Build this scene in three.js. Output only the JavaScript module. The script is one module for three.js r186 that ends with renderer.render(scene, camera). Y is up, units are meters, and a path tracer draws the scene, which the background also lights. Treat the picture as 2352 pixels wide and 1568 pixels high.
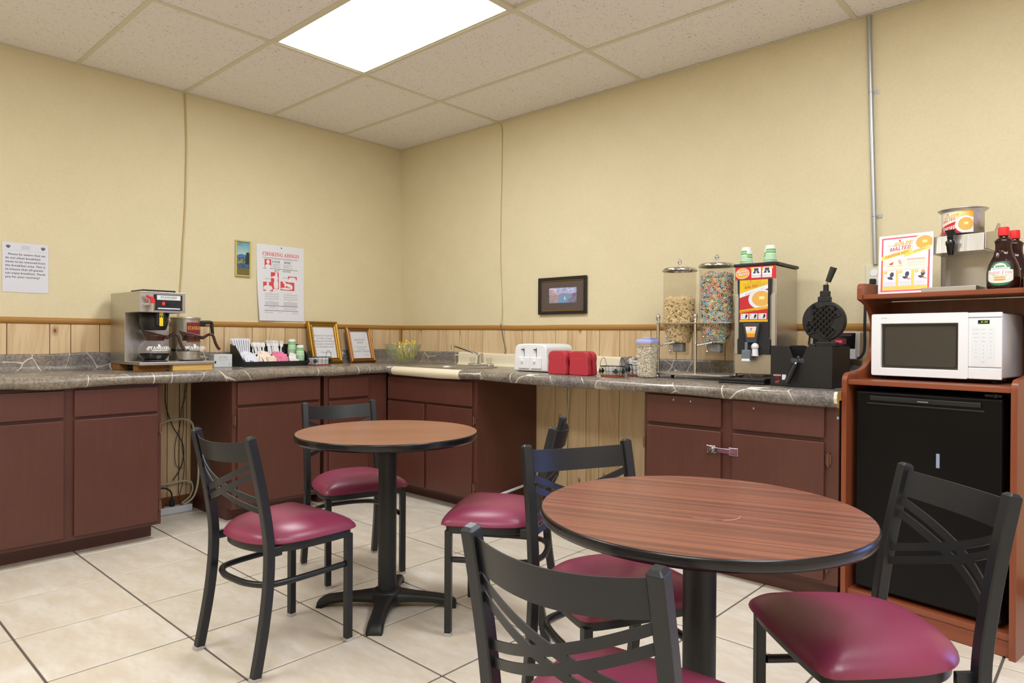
import * as THREE from 'three';
import { RoundedBoxGeometry } from 'three/addons/geometries/RoundedBoxGeometry.js';
import { mergeGeometries } from 'three/addons/utils/BufferGeometryUtils.js';
import { RectAreaLightUniformsLib } from 'three/addons/lights/RectAreaLightUniformsLib.js';

// ------------------------------------------------------------------ camera, sky, exposure
const scene = new THREE.Scene();
const CEIL = 2.728;
const camera = new THREE.PerspectiveCamera(2 * Math.atan(784 / 1540.84) * 180 / Math.PI, 2352 / 1568, 0.05, 60);
{
  const yaw = 0.732977, pitch = -0.004655, roll = 0.0056475;
  const f = new THREE.Vector3(-Math.sin(yaw) * Math.cos(pitch), Math.sin(pitch), -Math.cos(yaw) * Math.cos(pitch));
  const r0 = new THREE.Vector3().crossVectors(f, new THREE.Vector3(0, 1, 0)).normalize();
  const u0 = new THREE.Vector3().crossVectors(r0, f);
  const r = r0.clone().multiplyScalar(Math.cos(roll)).addScaledVector(u0, Math.sin(roll));
  const u = u0.clone().multiplyScalar(Math.cos(roll)).addScaledVector(r0, -Math.sin(roll));
  camera.position.set(4.56318, 1.13, 3.64147);
  camera.quaternion.setFromRotationMatrix(new THREE.Matrix4().makeBasis(r, u, f.clone().negate()));
}
scene.background = new THREE.Color().setRGB(0.9, 1.5, 5.2);          // dusk blue sky seen only through the window
const renderer = new THREE.WebGLRenderer({ antialias: true });
renderer.toneMapping = THREE.LinearToneMapping;
renderer.toneMappingExposure = 1.5;
renderer.shadowMap.enabled = true;
RectAreaLightUniformsLib.init();
const LAMP_POWER = 8.2;                                             // radiance of each fluorescent panel
const LAMP_COLOR = new THREE.Color().setRGB(0.97, 0.985, 1.0);

// ------------------------------------------------------------------ small helpers
const PI = Math.PI;
let seed = 12345;
const rnd = () => { seed = (seed + 0x6D2B79F5) | 0; let t = Math.imul(seed ^ (seed >>> 15), 1 | seed); t = (t + Math.imul(t ^ (t >>> 7), 61 | t)) ^ t; return ((t ^ (t >>> 14)) >>> 0) / 4294967296; };
const rr = (a, b) => a + (b - a) * rnd();
const clamp = (x, a, b) => Math.min(b, Math.max(a, x));
const mix = (a, b, t) => a + (b - a) * t;
const used = {};
function nm(n) { const k = used[n] = (used[n] ?? -1) + 1; return k ? `${n}_${String(k).padStart(3, '0')}` : n; }
function tag(o, label, category, group, kind) { o.userData.label = label; o.userData.category = category; if (group) o.userData.group = group; if (kind) o.userData.kind = kind; return o; }
function thing(name, label, category, p = [0, 0, 0], ry = 0, group, kind) {
  const o = new THREE.Group(); o.name = nm(name); o.position.set(...p); o.rotation.y = ry; scene.add(o); return tag(o, label, category, group, kind);
}
function M(parent, name, geo, mat, label) {
  const m = new THREE.Mesh(Array.isArray(geo) ? merge(geo) : geo, mat); m.name = parent === scene ? nm(name) : name; m.castShadow = m.receiveShadow = true;
  if (label) m.userData.label = label; parent.add(m); return m;
}
function merge(list) {
  list = list.map(g => { g = g.index ? g.toNonIndexed() : g; for (const k of Object.keys(g.attributes)) if (!['position', 'normal', 'uv'].includes(k)) g.deleteAttribute(k); if (!g.attributes.uv) g.setAttribute('uv', new THREE.BufferAttribute(new Float32Array(g.attributes.position.count * 2), 2)); return g; });
  return mergeGeometries(list);
}
function dup(src, p, ry, label, group) {
  const c = src.clone(); c.name = nm(src.name.replace(/_\d{3}$/, '')); scene.add(c); if (p) c.position.set(...p); if (ry !== undefined) c.rotation.set(0, ry, 0);
  c.userData = { ...src.userData }; if (label) c.userData.label = label; if (group) c.userData.group = group; return c;
}
function bx(w, h, d, x = 0, y = 0, z = 0, b = 0, seg = 2) { const g = b ? new RoundedBoxGeometry(w, h, d, seg, b) : new THREE.BoxGeometry(w, h, d); return g.translate(x, y, z); }
function b6(x0, x1, y0, y1, z0, z1, b = 0) { return bx(x1 - x0, y1 - y0, z1 - z0, (x0 + x1) / 2, (y0 + y1) / 2, (z0 + z1) / 2, b); }
function cy(rt, rb, h, x = 0, y = 0, z = 0, s = 24, open = false) { return new THREE.CylinderGeometry(rt, rb, h, s, 1, open).translate(x, y, z); }
function lathe(pts, s = 32, a0 = 0, a1 = 2 * PI) { return new THREE.LatheGeometry(pts.map(p => new THREE.Vector2(p[0], p[1])), s, a0, a1); }
function curve(pts, closed = false, t = 0.5) { return new THREE.CatmullRomCurve3(pts.map(p => new THREE.Vector3(...p)), closed, 'catmullrom', t); }
function tube(pts, r, n = 32, s = 8, closed = false) { return new THREE.TubeGeometry(curve(pts, closed), n, r, s, closed); }
function rod(a, b, r, s = 8) { const A = new THREE.Vector3(...a), B = new THREE.Vector3(...b), d = B.clone().sub(A); return new THREE.CylinderGeometry(r, r, d.length(), s).applyQuaternion(new THREE.Quaternion().setFromUnitVectors(new THREE.Vector3(0, 1, 0), d.clone().normalize())).translate((a[0] + b[0]) / 2, (a[1] + b[1]) / 2, (a[2] + b[2]) / 2); }
function shp(pts) { const s = new THREE.Shape(); pts.forEach((p, i) => i ? s.lineTo(p[0], p[1]) : s.moveTo(p[0], p[1])); return s; }
function ext(shape, depth, bevel = 0, cs = 12) { return new THREE.ExtrudeGeometry(shape, { depth, bevelEnabled: bevel > 0, bevelSize: bevel, bevelThickness: bevel, bevelSegments: 2, curveSegments: cs }); }
function rrect(w, h, r, x = 0, y = 0) { const s = new THREE.Shape(), a = x - w / 2, b = y - h / 2; s.moveTo(a + r, b); s.lineTo(a + w - r, b); s.absarc(a + w - r, b + r, r, -PI / 2, 0); s.lineTo(a + w, b + h - r); s.absarc(a + w - r, b + h - r, r, 0, PI / 2); s.lineTo(a + r, b + h); s.absarc(a + r, b + h - r, r, PI / 2, PI); s.lineTo(a, b + r); s.absarc(a + r, b + r, r, PI, 1.5 * PI); return s; }
function plane(w, h, x = 0, y = 0, z = 0) { return new THREE.PlaneGeometry(w, h).translate(x, y, z); }
// uv in metres from the dominant normal; along = which axis the grain (v) follows
function uvm(g, off = [0, 0], along = 'y') {
  if (g.index) g = g.toNonIndexed();
  const p = g.attributes.position, n = g.attributes.normal, uv = new Float32Array(p.count * 2);
  for (let i = 0; i < p.count; i++) {
    const a = [p.getX(i), p.getY(i), p.getZ(i)], nn = [Math.abs(n.getX(i)), Math.abs(n.getY(i)), Math.abs(n.getZ(i))];
    const k = nn[0] >= nn[1] && nn[0] >= nn[2] ? 0 : nn[1] >= nn[2] ? 1 : 2;
    const ax = [0, 1, 2].filter(q => q !== k); let v = 'xyz'.indexOf(along); if (v === k) v = ax[1]; const u = ax[0] === v ? ax[1] : ax[0];
    uv[2 * i] = a[u] + off[0]; uv[2 * i + 1] = a[v] + off[1];
  }
  g.setAttribute('uv', new THREE.BufferAttribute(uv, 2)); return g;
}
function grid(nu, nv, fn) { // fn(i/nu, j/nv) -> [x,y,z,u,v]
  const P = [], U = [], I = [];
  for (let j = 0; j <= nv; j++) for (let i = 0; i <= nu; i++) { const q = fn(i / nu, j / nv); P.push(q[0], q[1], q[2]); U.push(q[3] ?? i / nu, q[4] ?? j / nv); }
  for (let j = 0; j < nv; j++) for (let i = 0; i < nu; i++) { const a = j * (nu + 1) + i, b = a + 1, c = a + nu + 1, d = c + 1; I.push(a, b, d, a, d, c); }
  const g = new THREE.BufferGeometry(); g.setAttribute('position', new THREE.Float32BufferAttribute(P, 3)); g.setAttribute('uv', new THREE.Float32BufferAttribute(U, 2)); g.setIndex(I); g.computeVertexNormals(); return g;
}
// ------------------------------------------------------------------ noise and textures
const hsh = (x, y, s) => { let h = Math.imul(x, 374761393) ^ Math.imul(y, 668265263) ^ Math.imul(s, 1274126177); h = Math.imul(h ^ (h >>> 13), 1274126177); return ((h ^ (h >>> 16)) >>> 0) / 4294967296; };
function vn(x, y, px, py, s) { const X = Math.floor(x), Y = Math.floor(y), fx = x - X, fy = y - Y, a = fx * fx * (3 - 2 * fx), b = fy * fy * (3 - 2 * fy), m = (v, p) => ((v % p) + p) % p; const h = (i, j) => hsh(m(X + i, px), m(Y + j, py), s); return mix(mix(h(0, 0), h(1, 0), a), mix(h(0, 1), h(1, 1), a), b); }
function fbm(u, v, fx, fy, s, o = 4) { let r = 0, a = 0.5, t = 0; for (let k = 0; k < o; k++) { r += a * vn(u * fx, v * fy, fx, fy, s + k); t += a; a *= 0.5; fx *= 2; fy *= 2; } return r / t; }
function dtex(w, h, fn, srgb = true) {
  const d = new Uint8Array(w * h * 4);
  for (let j = 0; j < h; j++) for (let i = 0; i < w; i++) { const c = fn(i / w, j / h, i, j), k = 4 * (j * w + i); d[k] = clamp(c[0], 0, 255); d[k + 1] = clamp(c[1], 0, 255); d[k + 2] = clamp(c[2], 0, 255); d[k + 3] = 255; }
  const t = new THREE.DataTexture(d, w, h); t.wrapS = t.wrapT = THREE.RepeatWrapping; t.magFilter = THREE.LinearFilter; t.minFilter = THREE.LinearMipmapLinearFilter; t.generateMipmaps = true; if (srgb) t.colorSpace = THREE.SRGBColorSpace; t.needsUpdate = true; return t;
}
function rep(t, x, y) { const c = t.clone(); c.repeat.set(x, y); c.needsUpdate = true; return c; }
function canv(w, h, fn) { const c = document.createElement('canvas'); c.width = w; c.height = h; const g = c.getContext('2d'); fn(g, w, h); const t = new THREE.CanvasTexture(c); t.colorSpace = THREE.SRGBColorSpace; t.anisotropy = 8; return t; }
const col = (c) => new THREE.Color(c);
function std(color, rough = 0.6, metal = 0, o = {}) { return new THREE.MeshStandardMaterial({ color, roughness: rough, metalness: metal, ...o }); }
function phy(o) { return new THREE.MeshPhysicalMaterial(o); }
const lerp3 = (a, b, t) => [mix(a[0], b[0], t), mix(a[1], b[1], t), mix(a[2], b[2], t)];

const T = {};
T.weave = dtex(512, 512, (u, v) => { const n = fbm(u, v, 96, 40, 3, 3) * 0.5 + fbm(u, v, 40, 110, 9, 3) * 0.5, c = 255 * clamp((n - 0.25) * 1.9, 0, 1); return [c, c, c]; }, false);
T.paint = dtex(512, 512, (u, v) => { const n = (fbm(u, v, 6, 6, 21, 4) - 0.5) * 5 + (fbm(u, v, 120, 100, 5, 2) - 0.5) * 6; return [224 + n, 212 + n, 177 + n * 1.1]; });
T.tile = dtex(512, 512, (u, v) => { const n = fbm(u, v, 5, 12, 31, 5), m = fbm(u, v, 20, 44, 41, 3), k = clamp((n - 0.35) * 2.2, 0, 1); const c = lerp3([219, 208, 189], [231, 224, 212], k); const q = (m - 0.5) * 12; return [c[0] + q, c[1] + q, c[2] + q]; });
const KN = [[.13, .2, .011], [.38, .62, .008], [.62, .35, .012], [.85, .8, .009], [.27, .88, .007], [.72, .93, .01], [.93, .1, .008], [.5, .1, .006]];
T.pine = dtex(1024, 1024, (u, v) => {
  let du = 0, kn = 0;
  for (const [ku, kv, kr] of KN) { let a = u - ku, b = v - kv; a -= Math.round(a); b -= Math.round(b); const d = Math.hypot(a, b * 0.6); du += Math.sign(a) * 0.02 * Math.exp(-(b * b) / 0.004) * Math.exp(-Math.abs(a) / 0.03); kn = Math.max(kn, clamp((kr - d) / (kr * 0.6), 0, 1)); kn = Math.max(kn, 0.45 * clamp((kr * 2.2 - d) / (kr * 1.6), 0, 1)); }
  const w = fbm(u, v, 6, 2, 51, 3) * 0.12, s = fbm(u + du + w, v, 60, 2, 57, 3), f = fbm(u, v, 220, 8, 61, 2), patch = fbm(u, v, 7, 2, 71, 2);
  const t = clamp((s - 0.35) * 1.6, 0, 1) * 0.6 + (f - 0.5) * 0.35 + (patch - 0.5) * 0.5; let c = lerp3([223, 197, 157], [188, 152, 107], clamp(t, 0, 1)); return lerp3(c, [122, 78, 44], kn);
});
T.lam = (() => { // printed stone laminate with pale cracks
  const N = 62, W = 1024, H = 1024, pts = []; for (let k = 0; k < N; k++) pts.push([hsh(k, 1, 77), hsh(k, 2, 77)]);
  return dtex(W, H, (u, v) => {
    const uu = u + (fbm(u, v, 7, 7, 81, 3) - 0.5) * 0.05, vv = v + (fbm(u, v, 7, 7, 83, 3) - 0.5) * 0.05; let d1 = 9, d2 = 9;
    for (const p of pts) { let a = uu - p[0], b = vv - p[1]; a -= Math.round(a); b -= Math.round(b); const d = Math.hypot(a, b); if (d < d1) { d2 = d1; d1 = d; } else if (d < d2) d2 = d; }
    const n = fbm(u, v, 16, 16, 91, 4), m = fbm(u, v, 160, 160, 95, 3), warm = fbm(u, v, 4, 4, 97, 2), k = (n - 0.5) * 34 + (m - 0.5) * 64;
    const c = [124 + k + (warm - 0.5) * 26, 117 + k + (warm - 0.5) * 16, 111 + k - (warm - 0.5) * 6], e = clamp((0.0038 - (d2 - d1)) / 0.0026, 0, 1) * clamp((fbm(u, v, 9, 9, 99, 2) - 0.3) * 8, 0, 1);
    return lerp3(c, [222, 217, 208], e);
  });
})();
T.ceil = canv(1024, 512, (g, w, h) => {
  g.fillStyle = '#ece7e3'; g.fillRect(0, 0, w, h);
  for (let k = 0; k < 16000; k++) { const a = rr(0.03, 0.14); g.fillStyle = rnd() < 0.6 ? `rgba(110,92,76,${a})` : `rgba(255,252,244,${a})`; g.fillRect(rnd() * w, rnd() * h, rr(1, 3), rr(1, 3)); }
  for (let k = 0; k < 800; k++) { const x = rnd() * w, y = rnd() * h, L = rr(3, 11), an = PI / 2 + rr(-0.7, 0.7); g.strokeStyle = `rgba(78,66,54,${rr(0.35, 0.75)})`; g.lineWidth = rr(0.9, 2); g.beginPath(); g.moveTo(x, y); g.quadraticCurveTo(x + Math.cos(an) * L * 0.5 + rr(-2, 2), y + Math.sin(an) * L * 0.5, x + Math.cos(an) * L, y + Math.sin(an) * L); g.stroke(); }
});
T.ceil.wrapS = T.ceil.wrapT = THREE.RepeatWrapping;
const woodTex = (a, b, fx, fy, s, amp) => dtex(512, 512, (u, v) => { const w = fbm(u, v, 3, 2, s, 3) * 0.1, n = fbm(u + w, v, fx, fy, s + 3, 3), f = fbm(u, v, 128, fy * 3, s + 7, 2); return lerp3(a, b, clamp((n - 0.5) * amp + 0.5 + (f - 0.5) * 0.5, 0, 1)); });
T.tableA = woodTex([146, 96, 72], [128, 80, 58], 10, 1, 111, 1.2);
T.tableB = woodTex([142, 84, 64], [92, 51, 43], 36, 1, 121, 1.5);
T.cherry = woodTex([150, 83, 53], [124, 63, 40], 14, 1, 131, 1.3);
T.brush = dtex(256, 256, (u, v) => { const c = 120 + 110 * fbm(u, v, 4, 128, 151, 2); return [c, c, c]; }, false);
T.cabinet = dtex(512, 512, (u, v) => { const n = (fbm(u, v, 70, 6, 161, 3) - 0.5) * 7 + (fbm(u, v, 5, 5, 165, 3) - 0.5) * 8; return [87 + n, 49 + n * 0.7, 40 + n * 0.6]; });

const MAT = {
  wall: std(0xffffff, 0.85, 0, { map: rep(T.paint, 1.3, 1.3), bumpMap: rep(T.weave, 4.5, 4.5), bumpScale: 0.0005 }),
  plank: std(0xffffff, 0.55, 0, { map: T.pine }),
  groove: std(0x5c3528, 0.8),
  rail: std(0xa97a38, 0.5),
  cornertrim: std(0xa87a3a, 0.45),
  baseboard: std(0x9a7040, 0.6, 0, { map: T.pine }),
  ceilTile: std(0xffffff, 0.95, 0, { map: T.ceil, bumpMap: T.ceil, bumpScale: 0.0015 }),
  bar: std(0xd6d0b8, 0.5), plenum: std(0x3a342e, 1),
  grout: std(0x5f564f, 0.9),
  floorTile: std(0xffffff, 0.33, 0, { map: rep(T.tile, 1.6, 1.6) }),
  cab: std(0xffffff, 0.42, 0, { map: rep(T.cabinet, 1.5, 1.5) }), cabIn: std(0x452a24, 0.7, 0),
  cabSide: std(0x5a372e, 0.5, 0, {}),
  hinge: std(0x7d5a48, 0.4, 0.6),
  lam: std(0xffffff, 0.25, 0, { map: rep(T.lam, 0.75, 0.75) }),
  beige: std(0xe9dfc4, 0.45), chip: std(0xb08a4a, 0.9),
  steel: std(0xc6c2ba, 0.5, 1, { roughnessMap: rep(T.brush, 4, 4) }), steelB: std(0xc8c5c0, 0.4, 1), chrome: std(0xd6d6d6, 0.08, 1),
  black: std(0x17171a, 0.42), blackGloss: std(0x0d0d10, 0.18), blackMatte: std(0x1d1d20, 0.7), darkGrey: std(0x3a3d44, 0.5),
  chairMetal: std(0x222428, 0.36, 0.15), vinyl: std(0x8a3853, 0.33, 0, { bumpMap: rep(T.weave, 6, 6), bumpScale: 0.0001 }), glide: std(0xb9b7b2, 0.5),
  edge: std(0x121216, 0.25), iron: std(0x17181b, 0.5),
  white: std(0xe9ebee, 0.4), whiteMatte: std(0xe8e8ea, 0.75), paper: std(0xe4e5ec, 0.85), red: std(0xd32f2f, 0.4), redPlastic: std(0xb83541, 0.5),
  brown: std(0x3b1c14, 0.22), glass: phy({ color: 0xffffff, roughness: 0.02, metalness: 0, transmission: 1, thickness: 0, ior: 1.45 }),
  plastic: phy({ color: 0xf4f2ee, roughness: 0.08, transmission: 1, thickness: 0, ior: 1.4 }),
  frost: phy({ color: 0xf4f4f4, roughness: 0.06, transmission: 0.9, thickness: 0, ior: 1.4 }),
  gold: std(0xa98236, 0.32, 0.85), goldB: std(0xa07242, 0.34, 0.75),
  conduit: std(0xb6bbc0, 0.35, 0.9), cordTan: std(0xc4b078, 0.6), cordDark: std(0x33302c, 0.5), cordWhite: std(0xd9d3c2, 0.5), hose: std(0xc9c2a6, 0.4),
  cherry: std(0xffffff, 0.28, 0, { map: rep(T.cherry, 2, 1) }), 
  wood: std(0xfff0b4, 0.7, 0, { map: T.pine }), woodOld: std(0xb58a52, 0.85, 0, { map: T.pine }),
};
const print = (t, rough = 0.7, o = {}) => std(0xffffff, rough, 0, { map: t, ...o });

// ------------------------------------------------------------------ room shell
const RX = 7.0, RZ = 5.8, WT = 0.14, GA = 0.5911, GB = 1.1467, GS = 0.6096, GL = 1.2192;
const railY = (x) => 1.234 - 0.0055 * x;                            // the rail on the counter wall is hung slightly out of level
{ // floor: grout bed and single tiles
  const f = M(scene, 'floor', b6(-WT, RX + WT, -0.12, -0.004, -WT, RZ + WT), MAT.grout); tag(f, 'beige ceramic tile floor with dark grout joints', 'floor', null, 'structure');
  const ts = 0.4555, gap = 0.008, an = 0.0085, ca = Math.cos(an), sa = Math.sin(an), ox = 1.073, oz = 2.1125, geos = [];
  for (let k = 0; k < 5; k++) geos.push(uvm(bx(ts - gap, 0.012, ts - gap, 0, -0.006, 0, 0.0025, 1), [rnd() * 3, rnd() * 3], 'z'));
  for (let i = -4; i < 15; i++) for (let j = -6; j < 10; j++) {
    const lx = (i + 0.5) * ts, lz = (j + 0.5) * ts, x = ox + lx * ca - lz * sa, z = oz + lx * sa + lz * ca;
    if (x < -0.1 || z < -0.1 || x > RX + 0.1 || z > RZ + 0.1) continue;
    const m = M(f, 'tile', geos[Math.floor(rnd() * 5)], MAT.floorTile); m.position.set(x, 0, z); m.rotation.y = -an + (rnd() < 0.5 ? 0 : PI);
  }
}
{ // suspended ceiling: slab, grid bars, fissured tiles
  const c = M(scene, 'ceiling', b6(-WT, RX + WT, CEIL + 0.16, CEIL + 0.28, -WT, RZ + WT), MAT.plenum); tag(c, 'suspended ceiling of fissured beige tiles in a metal grid', 'ceiling', null, 'structure');
  const xs = [0], zs = [0]; for (let x = GB; x < RX - 0.05; x += GL) xs.push(x); xs.push(RX); for (let z = GA; z < RZ - 0.05; z += GS) zs.push(z); zs.push(RZ);
  const B = 0.012;
  for (const x of xs.slice(1, -1)) M(c, 'grid_bar', b6(x - B, x + B, CEIL, CEIL + 0.03, 0.02, RZ - 0.02), MAT.bar);
  for (const z of zs.slice(1, -1)) for (let i = 0; i < xs.length - 1; i++) M(c, 'grid_bar', b6(xs[i] + (i ? B : 0.018), xs[i + 1] - B, CEIL + 0.0006, CEIL + 0.03, z - B, z + B), MAT.bar);
  for (const [n, g] of [['wall_angle', b6(0, RX, CEIL + 0.001, CEIL + 0.004, 0, 0.022)], ['wall_angle', b6(0, 0.022, CEIL + 0.001, CEIL + 0.004, 0.022, RZ)], ['wall_angle', b6(0, RX, CEIL + 0.001, CEIL + 0.004, RZ - 0.022, RZ)], ['wall_angle', b6(RX - 0.022, RX, CEIL + 0.001, CEIL + 0.004, 0.022, RZ - 0.022)]]) M(c, n, g, MAT.bar);
  for (let i = 0; i < xs.length - 1; i++) for (let j = 0; j < zs.length - 1; j++) {
    if (lampSpots().some(([a, b]) => a === i && b === j)) continue;
    const w = xs[i + 1] - xs[i] - 0.014, d = zs[j + 1] - zs[j] - 0.014, g = bx(w, 0.014, d, 0, 0, 0), uv = g.attributes.uv, ou = rnd(), ov = rnd();
    for (let k = 0; k < uv.count; k++) uv.setXY(k, uv.getX(k) * w / GL + ou, uv.getY(k) * d / GS + ov);
    const t = M(c, 'ceiling_tile', g, MAT.ceilTile); t.position.set((xs[i] + xs[i + 1]) / 2, CEIL + 0.0115 + rr(0, 0.0015), (zs[j] + zs[j + 1]) / 2);
    if (i === 2 && j === 2) t.position.y += 0.012;
  }
}
function lampSpots() { return [[1, 2], [3, 2], [1, 6], [3, 6], [4, 4]]; }
function planks(parent, edges, y0, y1, horiz, yTop) { // vertical grooved boards, front face 6 mm proud of the groove bed
  for (let k = 0; k < edges.length - 1; k++) {
    const a = edges[k] + 0.0018, b = edges[k + 1] - 0.0018, top = yTop ? yTop((a + b) / 2) : y1, off = [rnd(), rnd()];
    let g = bx(b - a, top - y0, 0.008, (a + b) / 2, (y0 + top) / 2, 0.008, 0.0016, 1); g = uvm(g, off, 'y');
    if (!horiz) { g.rotateY(PI / 2); }                                 // x -> -z
    M(parent, 'plank', g, MAT.plank);
  }
}
const patt = [0.104, 0.202, 0.100, 0.151, 0.102, 0.152, 0.227, 0.172, 0.103, 0.201]; // board widths of one panelling sheet
{ // left wall (x = 0)
  const w = M(scene, 'wall_left', uvm(b6(-WT, 0, 0, CEIL + 0.2, -WT, RZ + WT)), MAT.wall); tag(w, 'cream painted wall with knotty pine panelling, coffee counter side', 'wall', null, 'structure');
  M(w, 'groove_bed', b6(0, 0.004, 0.09, 1.205, 0, RZ), MAT.groove);
  const e = [0, 0.131, 0.302, 0.404, 0.604, 0.706, 0.855, 0.986, 1.086, 1.234, 1.338, 1.54, 1.638, 1.79, 1.91, 2.12, 2.299, 2.45, 2.554, 2.755]; let k = 0; while (e[e.length - 1] < RZ - 0.2) e.push(e[e.length - 1] + patt[k++ % patt.length]); e.push(RZ);
  for (let q = 0; q < e.length - 1; q++) { const a = e[q] + 0.0018, b = e[q + 1] - 0.0018; M(w, 'plank', uvm(b6(0.004, 0.011, 0.09, 1.205, a, b, 0.0016), [rnd(), rnd()], 'y'), MAT.plank); }
  const t = M(scene, 'trim_1', railGeo(RZ, () => 0, true), MAT.rail); tag(t, 'ochre painted chair rail on the coffee counter wall', 'trim', null, 'structure');
  const bb = M(scene, 'baseboard_left', uvm(b6(0, 0.014, 0, 0.09, 0, RZ, 0.003), [0.2, 0], 'z'), MAT.baseboard); tag(bb, 'brown wooden baseboard under the coffee counter', 'baseboard', null, 'structure');
}
function railGeo(len, dy, alongZ) {
  const prof = []; for (let k = 0; k <= 10; k++) { const a = -PI / 2 + PI * k / 10; prof.push([0.011 + 0.011 * Math.cos(a), 1.216 + 0.018 * Math.sin(a)]); } prof.unshift([0, 1.198]); prof.push([0, 1.234]);
  const n = 24, g = grid(prof.length - 1, n, (u, v) => { const p = prof[Math.round(u * (prof.length - 1))], s = v * len, y = p[1] + dy(s); return alongZ ? [p[0], y, s] : [len - s, p[1] + dy(len - s), p[0]]; });
  return g;
}
const WIN = { x0: 5.35, x1: 6.55, y0: 0.3, y1: 1.5 };
{ // counter wall (z = 0), with the window opening beyond the hutch
  const s = shp([[-WT, 0], [RX + WT, 0], [RX + WT, CEIL + 0.2], [-WT, CEIL + 0.2]]); s.holes.push(new THREE.Path([[WIN.x0, WIN.y0], [WIN.x0, WIN.y1], [WIN.x1, WIN.y1], [WIN.x1, WIN.y0]].map(p => new THREE.Vector2(...p))));
  const w = M(scene, 'wall_right', uvm(ext(s, WT).translate(0, 0, -WT)), MAT.wall); tag(w, 'cream painted wall with knotty pine panelling, sink and cereal side', 'wall', null, 'structure');
  M(w, 'groove_bed', [b6(0, WIN.x0 - 0.06, 0.09, 1.19, 0, 0.004)], MAT.groove);
  const e = [0, 0.03, 0.183, 0.287, 0.489, 0.589, 0.74, 0.842, 0.994, 1.221, 1.393, 1.496, 1.697, 1.804, 1.959, 2.061, 2.215, 2.442, 2.614, 2.717, 2.918, 3.025, 3.18, 3.282, 3.436, 3.663, 3.835, 3.938, 4.139, 4.246, 4.4, 4.502, 4.656, 4.883, 5.055, 5.158, WIN.x0 - 0.06];
  for (let q = 1; q < e.length - 1; q++) { const a = e[q] + 0.0018, b = e[q + 1] - 0.0018; M(w, 'plank', uvm(b6(a, b, 0.09, railY((a + b) / 2) - 0.028, 0.004, 0.011, 0.0016), [rnd(), rnd()], 'y'), MAT.plank); }
  const t = M(scene, 'trim_2', railGeo(WIN.x0 - 0.06, (x) => -0.0055 * x - (x > 1.2 && x < 1.62 ? 0.004 * Math.sin((x - 1.2) / 0.42 * PI) : 0), false), MAT.rail); tag(t, 'ochre painted chair rail above the sink counter', 'trim', null, 'structure');
  const c = M(scene, 'trim_3', b6(0.011, 0.03, 0.95, 1.2, 0.011, 0.026, 0.004), MAT.cornertrim); tag(c, 'narrow ochre corner strip between the two panelled walls', 'trim', null, 'structure');
  const bb = M(scene, 'baseboard_right', uvm(b6(0.015, WIN.x0 - 0.06, 0, 0.09, 0, 0.014, 0.003), [0.5, 0], 'x'), MAT.baseboard); tag(bb, 'brown wooden baseboard under the sink counter', 'baseboard', null, 'structure');
}
{ // the two walls behind the camera, and the window
  const a = M(scene, 'wall_front', uvm(b6(0, RX, 0, CEIL + 0.2, RZ, RZ + WT)), MAT.wall); tag(a, 'cream painted wall facing the sink counter', 'wall', null, 'structure');
  const b = M(scene, 'wall_side', uvm(b6(RX, RX + WT, 0, CEIL + 0.2, -WT, RZ + WT)), MAT.wall); tag(b, 'cream painted wall facing the coffee counter', 'wall', null, 'structure');
  const w = thing('window_1', 'white framed window beyond the microwave hutch', 'window', [0, 0, 0], 0, null, 'structure');
  const { x0, x1, y0, y1 } = WIN, q = 0.05;
  M(w, 'frame', [b6(x0, x1, y0, y0 + q, -0.1, 0.02), b6(x0, x1, y1 - q, y1, -0.1, 0.02), b6(x0, x0 + q, y0 + q, y1 - q, -0.1, 0.02), b6(x1 - q, x1, y0 + q, y1 - q, -0.1, 0.02), b6((x0 + x1) / 2 - 0.02, (x0 + x1) / 2 + 0.02, y0 + q, y1 - q, -0.09, 0)], MAT.white);
  M(w, 'pane', b6(x0 + q, (x0 + x1) / 2 - 0.02, y0 + q, y1 - q, -0.052, -0.048), MAT.glass); M(w, 'pane', b6((x0 + x1) / 2 + 0.02, x1 - q, y0 + q, y1 - q, -0.052, -0.048), MAT.glass);
}
// ------------------------------------------------------------------ ceiling lights
const diffuser = std(0xffffff, 0.6, 0, { emissive: LAMP_COLOR, emissiveIntensity: 3.0 });
lampSpots().forEach(([i, j], k) => {
  const x0 = GB + (i - 1) * GL + 0.014, x1 = GB + i * GL - 0.014, z0 = GA + (j - 1) * GS + 0.014, z1 = GA + j * GS - 0.014;
  const t = thing('ceiling_light', ['glowing fluorescent panel in the ceiling above the coffee counter corner', 'glowing fluorescent panel in the ceiling above the larger table and hutch', 'glowing fluorescent panel in the ceiling by the blank wall and coffee counter', 'glowing fluorescent panel in the ceiling by the two blank walls', 'glowing fluorescent panel in the ceiling in front of the window'][k], 'ceiling light', [(x0 + x1) / 2, CEIL, (z0 + z1) / 2]);
  const w = x1 - x0, d = z1 - z0, e = 0.012;
  M(t, 'housing', [b6(-w / 2, w / 2, 0.003, 0.09, -d / 2, -d / 2 + e), b6(-w / 2, w / 2, 0.003, 0.09, d / 2 - e, d / 2), b6(-w / 2, -w / 2 + e, 0.003, 0.09, -d / 2 + e, d / 2 - e), b6(w / 2 - e, w / 2, 0.003, 0.09, -d / 2 + e, d / 2 - e), b6(-w / 2, w / 2, 0.09, 0.1, -d / 2, d / 2)], MAT.bar);
  M(t, 'diffuser', b6(-w / 2 + e, w / 2 - e, 0.01, 0.014, -d / 2 + e, d / 2 - e), diffuser, 'glowing white diffuser');
  const l = new THREE.RectAreaLight(LAMP_COLOR, LAMP_POWER, w - 2 * e - 0.01, d - 2 * e - 0.01); l.position.set(0, 0.004, 0); l.rotation.x = -PI / 2; t.add(l);
});
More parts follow.
